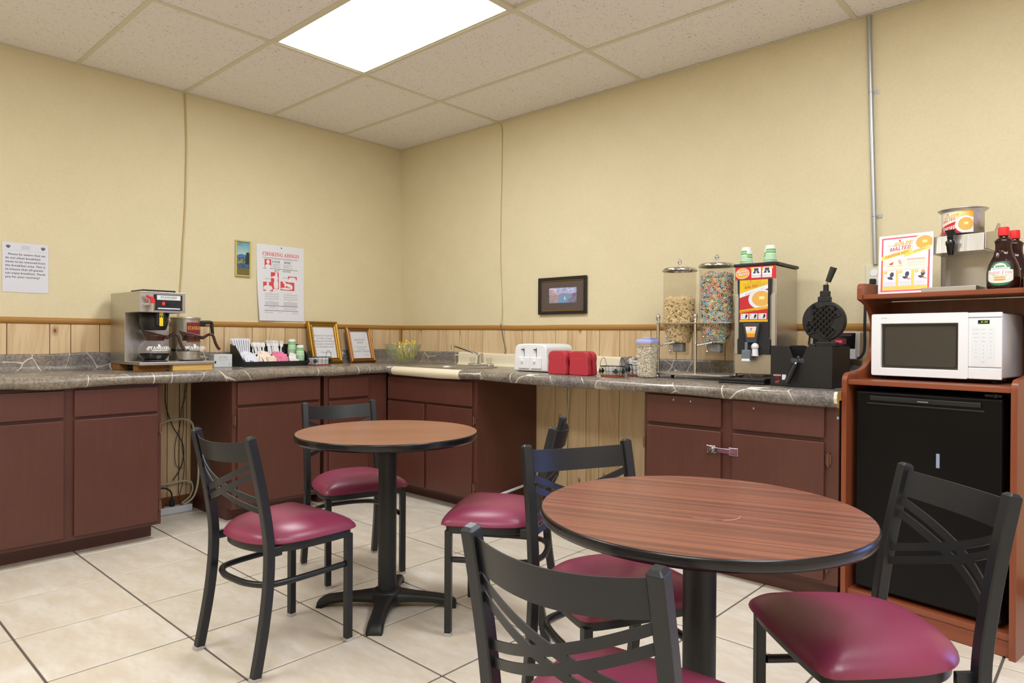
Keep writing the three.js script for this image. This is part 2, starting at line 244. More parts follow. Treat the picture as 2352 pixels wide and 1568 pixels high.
// ------------------------------------------------------------------ base cabinets (built facing +z, left edge at x = 0)
function cabinet(label, w, stiles, doors, drawers, hingeAt, p, ry, group, toeDepth = 0.10) {
  const t = thing('base_cabinet', label, 'cabinet', p, ry, group), H0 = 0.085, H1 = 0.866, D = 0.585;
  M(t, 'carcass', [uvm(b6(0, w, H0, H1, -D, 0.0)), uvm(b6(0.015, w - 0.015, 0, H0, -D, -toeDepth))], MAT.cab);
  for (const [a, b, y0, y1] of drawers) M(t, 'drawer_front', uvm(b6(a, b, y0, y1, 0.0005, 0.018, 0.004), [rnd(), rnd()]), MAT.cab);
  for (const [a, b, y0, y1] of doors) M(t, 'door', uvm(b6(a, b, y0, y1, 0.0005, 0.018, 0.004), [rnd(), rnd()]), MAT.cab);
  for (const [x, y] of hingeAt) M(t, 'hinge', [cy(0.005, 0.005, 0.06, x, y, 0.012, 8), b6(x - 0.012, x + 0.012, y - 0.022, y + 0.022, 0.001, 0.008, 0.002)], MAT.hinge);
  return t;
}
const FX = 0.605; // face plane distance from the walls
// coffee counter run (rotated so that its front faces +x; local x runs towards the corner)
cabinet('dark brown painted base cabinet under the coffee machine counter, beside the open cord space', 1.196, [], [[0.33, 0.728, 0.106, 0.70], [0.772, 1.175, 0.106, 0.70], [0.0, 0.29, 0.106, 0.70]], [[0.33, 0.728, 0.716, 0.852], [0.772, 1.175, 0.716, 0.852], [0.0, 0.29, 0.716, 0.852]], [[1.187, 0.62], [1.187, 0.19]], [FX, 0, 3.365], PI / 2, 'dark brown painted base cabinets').scale.set(1, 1, 1);
cabinet('dark brown painted base cabinet below the black condiment organizer', 0.605, [], [[0.028, 0.592, 0.106, 0.698]], [[0.028, 0.592, 0.716, 0.852]], [[0.014, 0.62], [0.014, 0.19]], [FX, 0, 1.765], PI / 2, 'dark brown painted base cabinets');
cabinet('dark brown painted base cabinet in the corner below the gold frames', 0.52, [], [[0.032, 0.352, 0.106, 0.698]], [[0.032, 0.352, 0.716, 0.852]], [], [FX, 0, 1.133], PI / 2, 'dark brown painted base cabinets');
// sink run
cabinet('dark brown painted sink base cabinet with false drawer front', 0.915, [], [[0.012, 0.412, 0.1, 0.675], [0.444, 0.88, 0.1, 0.675]], [[0.012, 0.88, 0.69, 0.846]], [[0.892, 0.6], [0.892, 0.17]], [0.62, 0, FX], 0, 'dark brown painted base cabinets');
{
  const t = cabinet('dark brown painted base cabinet with steel hasp lock under the cereal dispenser', 0.938, [], [[0.02, 0.42, 0.1, 0.693], [0.476, 0.884, 0.1, 0.693]], [[0.02, 0.42, 0.712, 0.85], [0.476, 0.884, 0.712, 0.85]], [[0.008, 0.6], [0.898, 0.62], [0.898, 0.17]], [2.756, 0, FX], 0, 'dark brown painted base cabinets', 0.05);
  M(t, 'hasp', [b6(0.352, 0.398, 0.59, 0.625, 0.0185, 0.024, 0.002), b6(0.39, 0.47, 0.597, 0.618, 0.024, 0.028, 0.001), b6(0.462, 0.508, 0.588, 0.624, 0.0185, 0.023, 0.002), cy(0.013, 0.014, 0.02).rotateX(PI / 2).translate(0.376, 0.607, 0.034), cy(0.006, 0.006, 0.006).rotateX(PI / 2).translate(0.376, 0.607, 0.046)], MAT.chrome, 'chrome hasp with round lock');
  const blue = std(0x8fb6cc, 0.6); for (const [x, y, s] of [[0.17, 0.825, 0.006], [0.262, 0.823, 0.006], [0.575, 0.812, 0.006], [0.93, 0.795, 0.008]]) M(t, 'paint_chip', b6(x, x + s, y, y + s * 1.4, x > 0.9 ? 0.0004 : 0.018, x > 0.9 ? 0.0012 : 0.0186), blue, 'small pale blue paint chip');
}
// ------------------------------------------------------------------ L-shaped laminate countertop
const CYL = 0.930, cyr = (x) => 0.930 - 0.004 * x;
{
  const t = thing('countertop', 'L-shaped grey stone-print laminate countertop with wavy front lip and backsplash', 'countertop');
  const wav = (s, k) => (vn(s * 2.3 + k, 0.5, 999, 9, 5) - 0.5) + 0.5 * (vn(s * 5.1 + k, 0.5, 999, 9, 7) - 0.5);
  const splash = (s, side) => { const h = side ? 0.088 + 0.006 * wav(s, 3) : 0.094 + 0.02 * wav(s, 11), b = 0.003 * wav(s, 20); return [[0.013, h], [0.018, h + 0.006], [0.026 + b, h + 0.004], [0.031 + b, h - 0.006], [0.031 + b, h * 0.5], [0.03, 0.028], [0.033, 0.012], [0.042, 0.003], [0.055, 0]]; };
  const lip = (s, side) => { const w = 0.022 * wav(s, side ? 40 : 60), o = 0.003 * wav(s, 80); return [[0.61, 0], [0.632, -0.001], [0.645, -0.005], [0.656 + o, -0.013], [0.662 + o, -0.025], [0.662 + o, -0.037], [0.656 + o, -0.049 + w * 0.6], [0.644, -0.058 + w], [0.628, -0.061 + w], [0.626, -0.04]]; };
  const run = (secFn, side, s0, s1, mitre) => { // side 0: left wall, 1: counter wall; s along the wall
    const n = Math.max(2, Math.ceil((s1 - s0) / 0.03)), sec0 = secFn(0, side), m = sec0.length - 1;
    return grid(m, n, (u, v) => { const base = mix(s0, s1, v), sec = secFn(base, side), q = sec[Math.round(u * m)], s = mitre ? mix(Math.max(s0, q[0]), s1, v) : base; let arc = 0; for (let k = 1; k <= Math.round(u * m); k++) arc += Math.hypot(sec[k][0] - sec[k - 1][0], sec[k][1] - sec[k - 1][1]); const y = (side ? cyr(s) : CYL) + q[1]; return side ? [s, y, q[0], s, arc + q[0] * 0.2 + (secFn === lip ? 0.65 : 0)] : [q[0], y, s, s + 0.37, arc + (secFn === lip ? 0.65 : 0)]; });
  };
  const slab = (x0, x1, z0, z1, y) => uvm(b6(x0, x1, y - 0.036, y, z0, z1));
  // deck slabs: coffee run, then the sink run around the sink hole
  const HX0 = 0.80, HX1 = 1.34, HZ0 = 0.20, HZ1 = 0.55;
  const deckR = (x0, x1, z0, z1) => { const g = uvm(b6(x0, x1, -0.036, 0, z0, z1)), p = g.attributes.position; for (let k = 0; k < p.count; k++) p.setY(k, p.getY(k) + cyr(p.getX(k))); return g; };
  M(t, 'deck', [slab(0.02, 0.625, 0.625, 3.3, CYL), slab(0.02, 0.625, 0.02, 0.625, CYL), deckR(0.625, HX0, 0.02, 0.625), deckR(HX0, HX1, 0.02, HZ0), deckR(HX0, HX1, HZ1, 0.625), deckR(HX1, 3.70, 0.02, 0.625)], MAT.lam);
  M(t, 'front_lip', [run(lip, 0, 0.0, 3.3, true), run(lip, 1, 0.0, 0.72, true), run(lip, 1, 1.416, 3.70, false)], MAT.lam);
  M(t, 'backsplash', [run(splash, 0, 0.0, 3.3, true), run(splash, 1, 0.0, 0.75, true), run(splash, 1, 2.236, 3.70, false)], MAT.lam);
  M(t, 'bare_edge', run(lip, 1, 0.72, 1.416, false), MAT.beige, 'bare cream front edge at the sink where laminate is missing');
  M(t, 'bare_backsplash', [run(splash, 1, 0.75, 2.236, false), b6(2.23, 2.2362, 0.93, 1.005, 0.012, 0.031)], MAT.beige, 'bare cream backsplash where laminate is missing');
  const e = lip(3.7, 1).map(q => [q[0], cyr(3.7) + q[1]]); e.push([0.03, cyr(3.7) - 0.036], [0.03, cyr(3.7)]);
  M(t, 'cut_end', [ext(shp(e.map(q => [-q[0], q[1]])), 0.003).rotateY(PI / 2).translate(3.698, 0, 0)], MAT.chip, 'raw chipboard at the cut end');
  M(t, 'edge_band', [ext(shp([[0.652, -0.001], [0.664, -0.012], [0.667, -0.03], [0.66, -0.05], [0.652, -0.05], [0.657, -0.03], [0.654, -0.012]].map(q => [-q[0], cyr(3.7) + q[1]])), 0.012).rotateY(PI / 2).translate(3.69, 0, 0)], MAT.beige);
}
{ // sink and faucet
  const t = thing('sink', 'stainless steel drop-in sink in the corner of the counter', 'sink', [1.07, cyr(1.07), 0.375]);
  const se = (a, rx, rz) => { const c = Math.cos(a), s = Math.sin(a), n = 5; const k = Math.pow(Math.pow(Math.abs(c), n) + Math.pow(Math.abs(s), n), -1 / n); return [c * k * rx, s * k * rz]; };
  const rings = [[0.298, 0.203, 0.001], [0.296, 0.201, 0.004], [0.285, 0.19, 0.004], [0.262, 0.17, 0.001], [0.257, 0.165, -0.01], [0.25, 0.158, -0.13], [0.235, 0.145, -0.15], [0.03, 0.03, -0.153], [0.001, 0.001, -0.153]];
  M(t, 'basin', grid(64, rings.length - 1, (u, v) => { const q = rings[Math.round(v * (rings.length - 1))], [x, z] = se(-u * 2 * PI, q[0], q[1]); return [x, q[2], z]; }), MAT.steelB); M(t, 'drain', lathe([[0, -0.150], [0.03, -0.150], [0.038, -0.151]], 24), MAT.chrome);
  const f = thing('faucet', 'chrome kitchen faucet with long spout and clear knobs', 'faucet', [1.12, cyr(1.12), 0.155]);
  M(f, 'base_plate', [bx(0.22, 0.022, 0.06, 0, 0.0115, 0, 0.01), cy(0.022, 0.026, 0.06, 0, 0.05, 0)], MAT.chrome);
  M(f, 'spout', [tube([[0, 0.075, 0], [-0.012, 0.09, 0.03], [-0.03, 0.115, 0.1], [-0.05, 0.143, 0.19], [-0.056, 0.149, 0.222]], 0.0085, 40, 10), cy(0.012, 0.012, 0.034, -0.057, 0.138, 0.228, 14), cy(0.018, 0.02, 0.03, 0, 0.08, 0, 16)], MAT.chrome);
  for (const x of [-0.085, 0.085]) M(f, 'knob', [lathe([[0.012, 0.022], [0.02, 0.03], [0.024, 0.05], [0.022, 0.062], [0.012, 0.066], [0, 0.066]], 10).translate(x, 0, 0)], MAT.plastic, 'clear acrylic knob');
}
// ------------------------------------------------------------------ tables
function table(label, x, z, r, y, mat, ang, turn, edgeH, us = 1.4) {
  const t = thing('cafe_table', label, 'table', [x, 0, z], 0, 'round cafe tables');
  const g = new THREE.CircleGeometry(r - 0.003, 96).rotateX(-PI / 2).translate(0, y, 0), p = g.attributes.position, uv = g.attributes.uv, c = Math.cos(ang), s = Math.sin(ang);
  for (let k = 0; k < p.count; k++) uv.setXY(k, (-p.getX(k) * s + p.getZ(k) * c) * us + x, (p.getX(k) * c + p.getZ(k) * s) * 0.8 + z);
  M(t, 'tabletop', g, mat, 'wood-grain laminate surface');
  M(t, 'edge_band', lathe([[r - 0.004, y - 0.0002], [r - 0.001, y - 0.001], [r + 0.001, y - 0.006], [r + 0.001, y - edgeH + 0.008], [r - 0.003, y - edgeH], [r - 0.02, y - edgeH - 0.001], [0.05, y - edgeH - 0.001]], 96), MAT.edge, 'black rubber edge');
  M(t, 'column', [cy(0.038, 0.038, y - edgeH - 0.05, 0, (y - edgeH + 0.05) / 2, 0, 32)], MAT.iron);
  M(t, 'mounting_plate', [b6(-0.12, 0.12, y - edgeH - 0.008, y - edgeH - 0.001, -0.03, 0.03), b6(-0.03, 0.03, y - edgeH - 0.008, y - edgeH - 0.001, -0.12, 0.12)], MAT.iron);
  const arms = [lathe([[0, 0.075], [0.05, 0.075], [0.062, 0.068], [0.07, 0.05], [0.066, 0.03], [0, 0.03]], 32)];
  for (let k = 0; k < 4; k++) {
    const sec = [[0.03, 0.05, 0.07, 0.03], [0.07, 0.042, 0.066, 0.03], [0.12, 0.033, 0.06, 0.028], [0.19, 0.03, 0.053, 0.024], [0.245, 0.031, 0.045, 0.017], [0.268, 0.032, 0.038, 0.0], [0.288, 0.031, 0.024, 0.0], [0.292, 0.028, 0.004, 0.0]];
    const prof = [[-1, 0], [-1, 0.55], [-0.82, 0.9], [-0.4, 1], [0.4, 1], [0.82, 0.9], [1, 0.55], [1, 0], [-1, 0]];
    const a = grid(8, sec.length - 1, (u, v) => { const q = sec[Math.round(v * (sec.length - 1))], f = prof[Math.round(u * 8)]; return [f[0] * q[1], q[3] + f[1] * (q[2] - q[3]), q[0]]; });
    arms.push(a.rotateY(turn + k * PI / 2));
  }
  M(t, 'base', arms, MAT.iron, 'black cast iron cross base'); return t;
}
table('round table with plain light cherry laminate top beside the sink cabinet', 2.285, 1.89, 0.377, 0.737, print(T.tableA, 0.3), 2.2, PI / 4 - 0.04, 0.03);
{
  const t = table('round table with dark striped mahogany laminate top and chipped black edge', 3.845, 2.185, 0.371, 0.737, print(T.tableB, 0.3), -0.33, 0.2, 0.025, 2.6);
  const w = []; for (let k = 0; k < 14; k++) { const a = -1.5 + k * 0.14; w.push([0.02 + 0.085 * Math.cos(a), 0.7376, 0.03 - 0.06 * Math.sin(a)]); }
  M(t, 'scuff_mark', tube(w.slice(6, 14), 0.0007, 24, 4), std(0xc9a79c, 0.7), 'pale curved scuff'); M(t, 'scuff_mark', tube(w.slice(0, 5), 0.0004, 12, 4), std(0xc9a79c, 0.7));
}
// ------------------------------------------------------------------ chairs (front faces local +z)
function sweepSq(path, w, d, cap) { // square tube: path of [x,y,z] in a plane x = const-ish
  const c = curve(path), n = 26, P = [], I = []; const rings = [];
  for (let k = 0; k <= n; k++) { const p = c.getPoint(k / n), t = c.getTangent(k / n); rings.push([p, t, 1]); }
  if (cap) { const [p, t] = rings[n]; rings.push([p.clone().addScaledVector(t, 0.002), t, 0.97], [p.clone().addScaledVector(t, 0.008), t, 0.55]); }
  const g = []; const sec = [[-1, -0.8], [-0.8, -1], [0.8, -1], [1, -0.8], [1, 0.8], [0.8, 1], [-0.8, 1], [-1, 0.8]];
  for (const [p, t, s] of rings) { const ex = new THREE.Vector3(1, 0, 0), ey = new THREE.Vector3().crossVectors(t, ex).normalize(); for (const q of sec) { const v = p.clone().addScaledVector(ex, q[0] * w / 2 * s).addScaledVector(ey, q[1] * d / 2 * s); P.push(v.x, v.y, v.z); } }
  const R = rings.length; for (let k = 0; k < R - 1; k++) for (let j = 0; j < 8; j++) { const a = k * 8 + j, b = k * 8 + (j + 1) % 8; I.push(a, b, b + 8, a, b + 8, a + 8); }
  for (const o of [0, (R - 1) * 8]) for (let j = 1; j < 7; j++) I.push(o, o + j, o + j + 1);
  let G = new THREE.BufferGeometry(); G.setAttribute('position', new THREE.Float32BufferAttribute(P, 3)); G.setIndex(I); G = G.toNonIndexed(); G.computeVertexNormals(); return G;
}
const bow = (x) => -0.043 * (1 - (x / 0.17) * (x / 0.17));            // the back plates curve away from the sitter
const postZ = (y) => y < 0.42 ? mix(-0.205, -0.152, Math.sin(Math.min(1, y / 0.4) * PI / 2)) : -0.152 - 0.072 * Math.pow((y - 0.42) / 0.385, 1.35);
const postX = (y) => mix(0.185, 0.177, y / 0.8);
function strap(yl, yr, h, th) { // flat bar between the posts, yl at x<0, yr at x>0
  const n = 20, f = (u, s, e) => { const x = mix(-0.17, 0.17, u), y = mix(yl, yr, u), sl = 0.25 * Math.pow(Math.max(0.05, (y - 0.42) / 0.385), 0.35); return [x, y + s * h / 2 * 0.98 + bow(x) * sl, postZ(y) + bow(x) + e - s * h / 2 * sl]; };
  return merge([grid(n, 1, (u, v) => f(u, v * 2 - 1, th / 2)), grid(n, 1, (u, v) => f(u, 1 - v * 2, -th / 2)), grid(n, 1, (u, v) => f(u, 1, th / 2 - v * th)), grid(n, 1, (u, v) => f(u, -1, v * th - th / 2))]);
}
const seatOut = (() => { const h = [[0, 0.214], [0.12, 0.212], [0.178, 0.206], [0.2, 0.194], [0.206, 0.16], [0.204, 0.06], [0.194, -0.03], [0.17, -0.1], [0.12, -0.15], [0.06, -0.17], [0, -0.175]]; const a = h.map(q => [q[0], 0, q[1]]), b = h.slice(1, -1).reverse().map(q => [-q[0], 0, q[1]]); return curve([...a, ...b], true, 0.5); })();
function makeChair(label) {
  const t = thing('cafe_chair', label, 'chair', [0, 0, 0], 0, 'black metal cross-back chairs');
  const N = 72, R = 14, ol = seatOut.getSpacedPoints(N);
  const hgt = (k, x, z) => { const e = Math.pow(1 - Math.pow(k, 3), 0.58); return 0.424 + 0.064 * e; };
  M(t, 'seat', [grid(N, R, (u, v) => { const p = ol[Math.round(u * N) % N], k = 1 - Math.pow(1 - v, 1.6); return [p.x * k, hgt(k, p.x, p.z), 0.01 + (p.z - 0.01) * k, p.x * k, p.z * k]; }), grid(N, 3, (u, v) => { const p = ol[Math.round(u * N) % N], k = v < 0.34 ? 1 : v < 0.67 ? 0.96 : 0; return [p.x * k, v < 0.34 ? 0.424 : 0.419, 0.01 + (p.z - 0.01) * k, 0, 0]; })], MAT.vinyl, 'burgundy vinyl cushion');
  M(t, 'seat_frame', [(() => { const q = [[0.93, 0.421], [0.94, 0.419], [0.94, 0.395], [0.93, 0.392], [0.84, 0.392], [0.84, 0.421]]; return grid(N, q.length - 1, (u, v) => { const p = ol[Math.round(u * N) % N], e = q[Math.round(v * (q.length - 1))]; return [p.x * e[0], e[1], 0.01 + (p.z - 0.01) * e[0] * (p.z < 0 ? 0.985 : 0.97)]; }); })()], MAT.chairMetal);
  for (const s of [-1, 1]) {
    const path = [0.012, 0.08, 0.16, 0.24, 0.32, 0.4, 0.46, 0.54, 0.62, 0.7, 0.795].map(y => [s * postX(y), y, postZ(y)]);
    const a = M(t, 'back_leg', sweepSq(path, 0.0285, 0.031, true), MAT.chairMetal); M(a, 'foot_cap', bx(0.028, 0.012, 0.032, s * 0.185, 0.006, -0.2055, 0.002, 1), MAT.glide);
    const b = M(t, 'front_leg', bx(0.026, 0.39, 0.026, s * 0.18, 0.207, 0.175, 0.003, 1), MAT.chairMetal); M(b, 'foot_cap', bx(0.027, 0.012, 0.027, s * 0.18, 0.006, 0.175, 0.002, 1), MAT.glide);
    M(t, 'bracket', bx(0.012, 0.03, 0.044, s * 0.172, 0.403, -0.122, 0.002, 1), MAT.chairMetal);
  }
  { const u = [[-0.18, 0.16], [-0.178, 0.04], [-0.172, -0.07], [-0.15, -0.135], [-0.08, -0.17], [0, -0.176], [0.08, -0.17], [0.15, -0.135], [0.172, -0.07], [0.178, 0.04], [0.18, 0.16]].map(q => [q[0] * 0.96, 0.288, q[1]]); M(t, 'stretcher', tube(u, 0.0115, 60, 8), MAT.chairMetal); }
  M(t, 'top_rail', strap(0.753, 0.753, 0.068, 0.004), MAT.chairMetal);
  M(t, 'cross_strap', strap(0.709, 0.58, 0.021, 0.004), MAT.chairMetal); M(t, 'cross_strap', strap(0.676, 0.545, 0.021, 0.004), MAT.chairMetal);
  M(t, 'cross_strap', strap(0.58, 0.709, 0.021, 0.004), MAT.chairMetal); M(t, 'cross_strap', strap(0.545, 0.676, 0.021, 0.004), MAT.chairMetal);
  return t;
}
const chairs = [[2.274, 2.378, 3.208, 'black metal chair with burgundy seat beside the light table, by the open cord space'], [1.811, 1.73, 1.302, 'black metal chair with burgundy seat between the light cherry table and the condiment cabinet'], [2.739, 1.663, -1.021, 'black metal chair with burgundy seat standing between the two tables, turned to the light table'], [3.493, 2.014, 1.119, 'black metal chair with burgundy seat tucked under the striped table, facing the hutch'], [3.883, 2.579, 3.223, 'black metal chair with burgundy seat at the striped table, its back to the blank wall'], [4.118, 1.881, -0.775, 'black metal chair with burgundy seat in front of the black refrigerator']];
const chair0 = makeChair(chairs[0][3]);
chairs.forEach(([x, z, a, l], k) => { if (k) dup(chair0, [x, 0, z], a, l); else { chair0.position.set(x, 0, z); chair0.rotation.y = a; } });
// ------------------------------------------------------------------ hutch with microwave and fridge
const HA = -9.63 * PI / 180, HP = [3.703, 0, 0.60], HW = 0.6157;
const hp = (u, y, t) => [HP[0] + Math.cos(HA) * u - Math.sin(HA) * t, y, HP[2] - Math.sin(HA) * u - Math.cos(HA) * t]; // u across, t into the wall
{
  const t = thing('microwave_hutch', 'cherry laminate hutch cart with curved sides holding microwave and fridge', 'hutch', HP, HA);
  const s = new THREE.Shape(); // x = -depth
  s.moveTo(0, 0); s.lineTo(0, 0.955); s.quadraticCurveTo(0, 0.985, -0.03, 0.992); s.lineTo(-0.12, 1.0); s.bezierCurveTo(-0.2, 1.01, -0.262, 1.06, -0.266, 1.14); s.bezierCurveTo(-0.268, 1.22, -0.235, 1.285, -0.145, 1.303); s.lineTo(-0.132, 1.308); s.lineTo(-0.132, 1.352); s.quadraticCurveTo(-0.132, 1.376, -0.158, 1.376); s.lineTo(-0.43, 1.376); s.lineTo(-0.43, 0); s.lineTo(0, 0);
  const side = (u, m) => ext(s, 0.0185, 0.0012, 24).rotateY(-PI / 2).translate(u + 0.0185, 0, 0);
  for (const u of [0.001, HW - 0.0205]) { const g = side(u); M(t, 'side_panel', uvm(g, [u, 0], 'y'), MAT.cherry, 'cherry laminate side with curved front edge'); }
  M(t, 'top_shelf', uvm(b6(0.0215, HW - 0.0225, 1.308, 1.327, -0.43, -0.138, 0.002), [0, 0], 'x'), MAT.cherry);
  M(t, 'middle_shelf', uvm(b6(0.0215, HW - 0.0225, 0.945, 0.965, -0.43, -0.008, 0.002), [0.3, 0], 'x'), MAT.cherry);
  M(t, 'back_panel', uvm(b6(0.0215, HW - 0.0225, 0.07, 1.306, -0.43, -0.424), [0, 0]), MAT.cherry);
  M(t, 'bottom_shelf', uvm(b6(0.0215, HW - 0.0225, 0.062, 0.086, -0.43, -0.012, 0.002), [0.1, 0], 'x'), MAT.cherry);
  M(t, 'kick_board', uvm(b6(0.0215, HW - 0.0225, 0.002, 0.06, -0.04, -0.016, 0.002), [0.6, 0], 'x'), MAT.cherry);
}
{ // microwave
  const t = thing('microwave', 'white countertop microwave oven with green clock on the hutch shelf', 'microwave', hp(0.288, 0.967, 0.155), HA);
  const W = 0.47, H = 0.265, D = 0.25;
  M(t, 'body', bx(W - 0.006, H - 0.016, D, 0, H / 2 + 0.012, -D / 2 - 0.019, 0.006), MAT.white);
  for (const [x, z] of [[-0.2, -0.05], [0.2, -0.05], [-0.2, -0.23], [0.2, -0.23]]) M(t, 'foot', cy(0.012, 0.012, 0.016, x, 0.008, z, 12), MAT.blackMatte);
  const dx0 = -W / 2, dx1 = -W / 2 + 0.358;
  const ds = rrect(dx1 - dx0, H - 0.008, 0.006, (dx0 + dx1) / 2, H / 2 + 0.012); const hole = rrect(0.292, 0.19, 0.003, dx0 + 0.181, H / 2 + 0.008); ds.holes.push(new THREE.Path(hole.getPoints(4)));
  const d = M(t, 'door', ext(ds, 0.01, 0.002, 4).translate(0, 0, -0.012), MAT.white);
  M(d, 'door_window', b6(dx0 + 0.033, dx0 + 0.329, 0.043, 0.237, -0.0165, -0.0125), phy({ color: 0x3c3834, roughness: 0.16, metalness: 0, clearcoat: 0.4 }), 'dark brown mesh window');
  M(d, 'window_seal', ext((() => { const o = rrect(0.276, 0.174, 0.012, dx0 + 0.181, 0.1405); o.holes.push(new THREE.Path(rrect(0.266, 0.164, 0.01, dx0 + 0.181, 0.1405).getPoints(4))); return o; })(), 0.001).translate(0, 0, -0.0124), std(0x26221f, 0.4));
  M(d, 'brand_print', plane(0.03, 0.006, dx0 + 0.05, 0.257, 0.0003), print(canv(256, 48, (g, w, h) => { g.fillStyle = '#e9ebee'; g.fillRect(0, 0, w, h); g.fillStyle = '#8d9096'; g.font = 'bold 40px sans-serif'; g.textAlign = 'center'; g.fillText('HOTPOINT', w / 2, 38); }), 0.4));
  const pz = M(t, 'control_panel', [b6(dx1 + 0.002, W / 2, 0.062, 0.252, -0.012, -0.001, 0.003), b6(dx1 + 0.002, W / 2, 0.254, H + 0.008, -0.012, -0.0005, 0.003), b6(dx1 + 0.002, W / 2, 0.016, 0.06, -0.012, -0.0005, 0.003)], MAT.white);
  const cx = (dx1 + W / 2) / 2;
  M(pz, 'keypad', plane(0.078, 0.15, cx - 0.004, 0.142, -0.0006), print(canv(400, 770, (g, w, h) => {
    g.fillStyle = '#e3e7eb'; g.fillRect(0, 0, w, h); g.strokeStyle = '#cdd3da'; g.lineWidth = 2; g.fillStyle = '#8e96a2'; g.textAlign = 'center'; g.font = '24px sans-serif';
    [['POPCORN', 'INSTANT', 'COOK'], ['BEVERAGE', 'EXPRESS', 'REHEAT'], ['COOK TIME', 'POWER', 'CLOCK'], ['TIMER', 'DEFROST', 'HELP']].forEach((r, j) => r.forEach((s, i) => { g.font = '19px sans-serif'; g.fillText(s, 75 + i * 125, 60 + j * 78); }));
    g.font = '36px sans-serif'; ['123', '456', '789'].forEach((r, j) => [...r].forEach((s, i) => g.fillText(s, 75 + i * 125, 385 + j * 74))); g.fillText('0', 200, 610); g.font = '19px sans-serif'; g.fillText('START', 75, 605); g.fillText('STOP', 325, 605); g.fillText('POWER', 200, 690); g.fillText('LEVEL', 200, 715);
    g.strokeRect(15, 20, 120, 140); g.strokeRect(15, 330, 120, 300); g.strokeRect(265, 330, 120, 300); g.strokeRect(140, 660, 120, 80);
  }), 0.35));
  const disp = canv(256, 96, (g, w, h) => { g.fillStyle = '#3c3d38'; g.fillRect(0, 0, w, h); g.fillStyle = '#c6f01e'; g.font = 'italic bold 62px monospace'; g.textAlign = 'center'; g.fillText('8:59', 136, 68); g.fillRect(24, 76, 20, 8); });
  M(pz, 'clock_display', plane(0.038, 0.0145, cx - 0.003, 0.236, -0.0003), std(0x3c3d38, 0.3, 0, { map: disp, emissive: 0xffffff, emissiveMap: canv(256, 96, (g, w, h) => { g.fillStyle = '#000'; g.fillRect(0, 0, w, h); g.fillStyle = '#9be000'; g.font = 'italic bold 62px monospace'; g.textAlign = 'center'; g.fillText('8:59', 136, 68); g.fillRect(24, 76, 20, 8); }), emissiveIntensity: 1.1 }), 'green digital clock');
}
{ // fridge
  const t = thing('mini_refrigerator', 'black mini refrigerator inside the lower hutch', 'refrigerator', hp(0.302, 0.088, 0.03), HA);
  const FR = phy({ color: 0x08080a, roughness: 0.3, specularIntensity: 0.45 });
  M(t, 'body', bx(0.525, 0.815, 0.34, 0, 0.4275, -0.225, 0.008), FR);
  for (const [x, z] of [[-0.22, -0.08], [0.22, -0.08], [-0.22, -0.36], [0.22, -0.36]]) M(t, 'foot', cy(0.014, 0.014, 0.021, x, 0.0105, z, 12), MAT.white);
  const d = M(t, 'door', bx(0.525, 0.822, 0.048, 0, 0.424, -0.026, 0.012, 3), FR);
  M(d, 'door_handle', [b6(-0.2, 0.195, 0.795, 0.815, -0.003, 0.006, 0.004), b6(-0.21, 0.205, 0.78, 0.786, -0.003, 0.004, 0.002)], MAT.black, 'recessed black grip strip');
  M(t, 'top_hinge', [b6(0.2, 0.255, 0.836, 0.848, -0.05, -0.01, 0.003), cy(0.008, 0.008, 0.014, 0.236, 0.842, -0.014, 12)], MAT.black);
  M(d, 'brand_print', plane(0.062, 0.0075, 0.0, 0.803, 0.0064), print(canv(512, 64, (g, w, h) => { g.fillStyle = '#121214'; g.fillRect(0, 0, w, h); g.fillStyle = '#a9a9ac'; g.font = 'bold 58px sans-serif'; g.textAlign = 'center'; g.fillText('FRIGIDAIRE', w / 2, 54, 490); }), 0.3));
  M(d, 'tape_scrap', plane(0.012, 0.055, 0.052, 0.58, -0.0015).rotateZ(0.0), std(0x8f9bb5, 0.5), 'scrap of pale tape');
}
// ------------------------------------------------------------------ things on the coffee counter (front faces +x: local z -> +x, local x -> -z)
const LW = PI / 2;
function textLines(g, lines, x, y, dy, font, color = '#333', align = 'center', max) { g.font = font; g.fillStyle = color; g.textAlign = align; lines.forEach((l, i) => max ? g.fillText(l, x, y + i * dy, max) : g.fillText(l, x, y + i * dy)); }
const MY = 0.966;
{ // shims
  const bl = (x0, x1, z0, z1, label, mat) => { const t = M(scene, 'wood_block', uvm(b6(x0, x1, CYL + 0.0005, MY, z0, z1, 0.002), [rnd(), rnd()], 'z'), mat); tag(t, label, 'wood block', 'wood blocks under the coffee machine'); };
  bl(0.07, 0.19, 2.205, 2.25, 'short old wood block under the rear of the coffee machine', MAT.woodOld);
  bl(0.40, 0.47, 2.09, 2.245, 'scorched old wood block under the coffee machine by the full carafe', MAT.woodOld);
  bl(0.46, 0.522, 1.845, 2.075, 'fresh yellow pine block under the coffee machine tray end', MAT.wood);
}
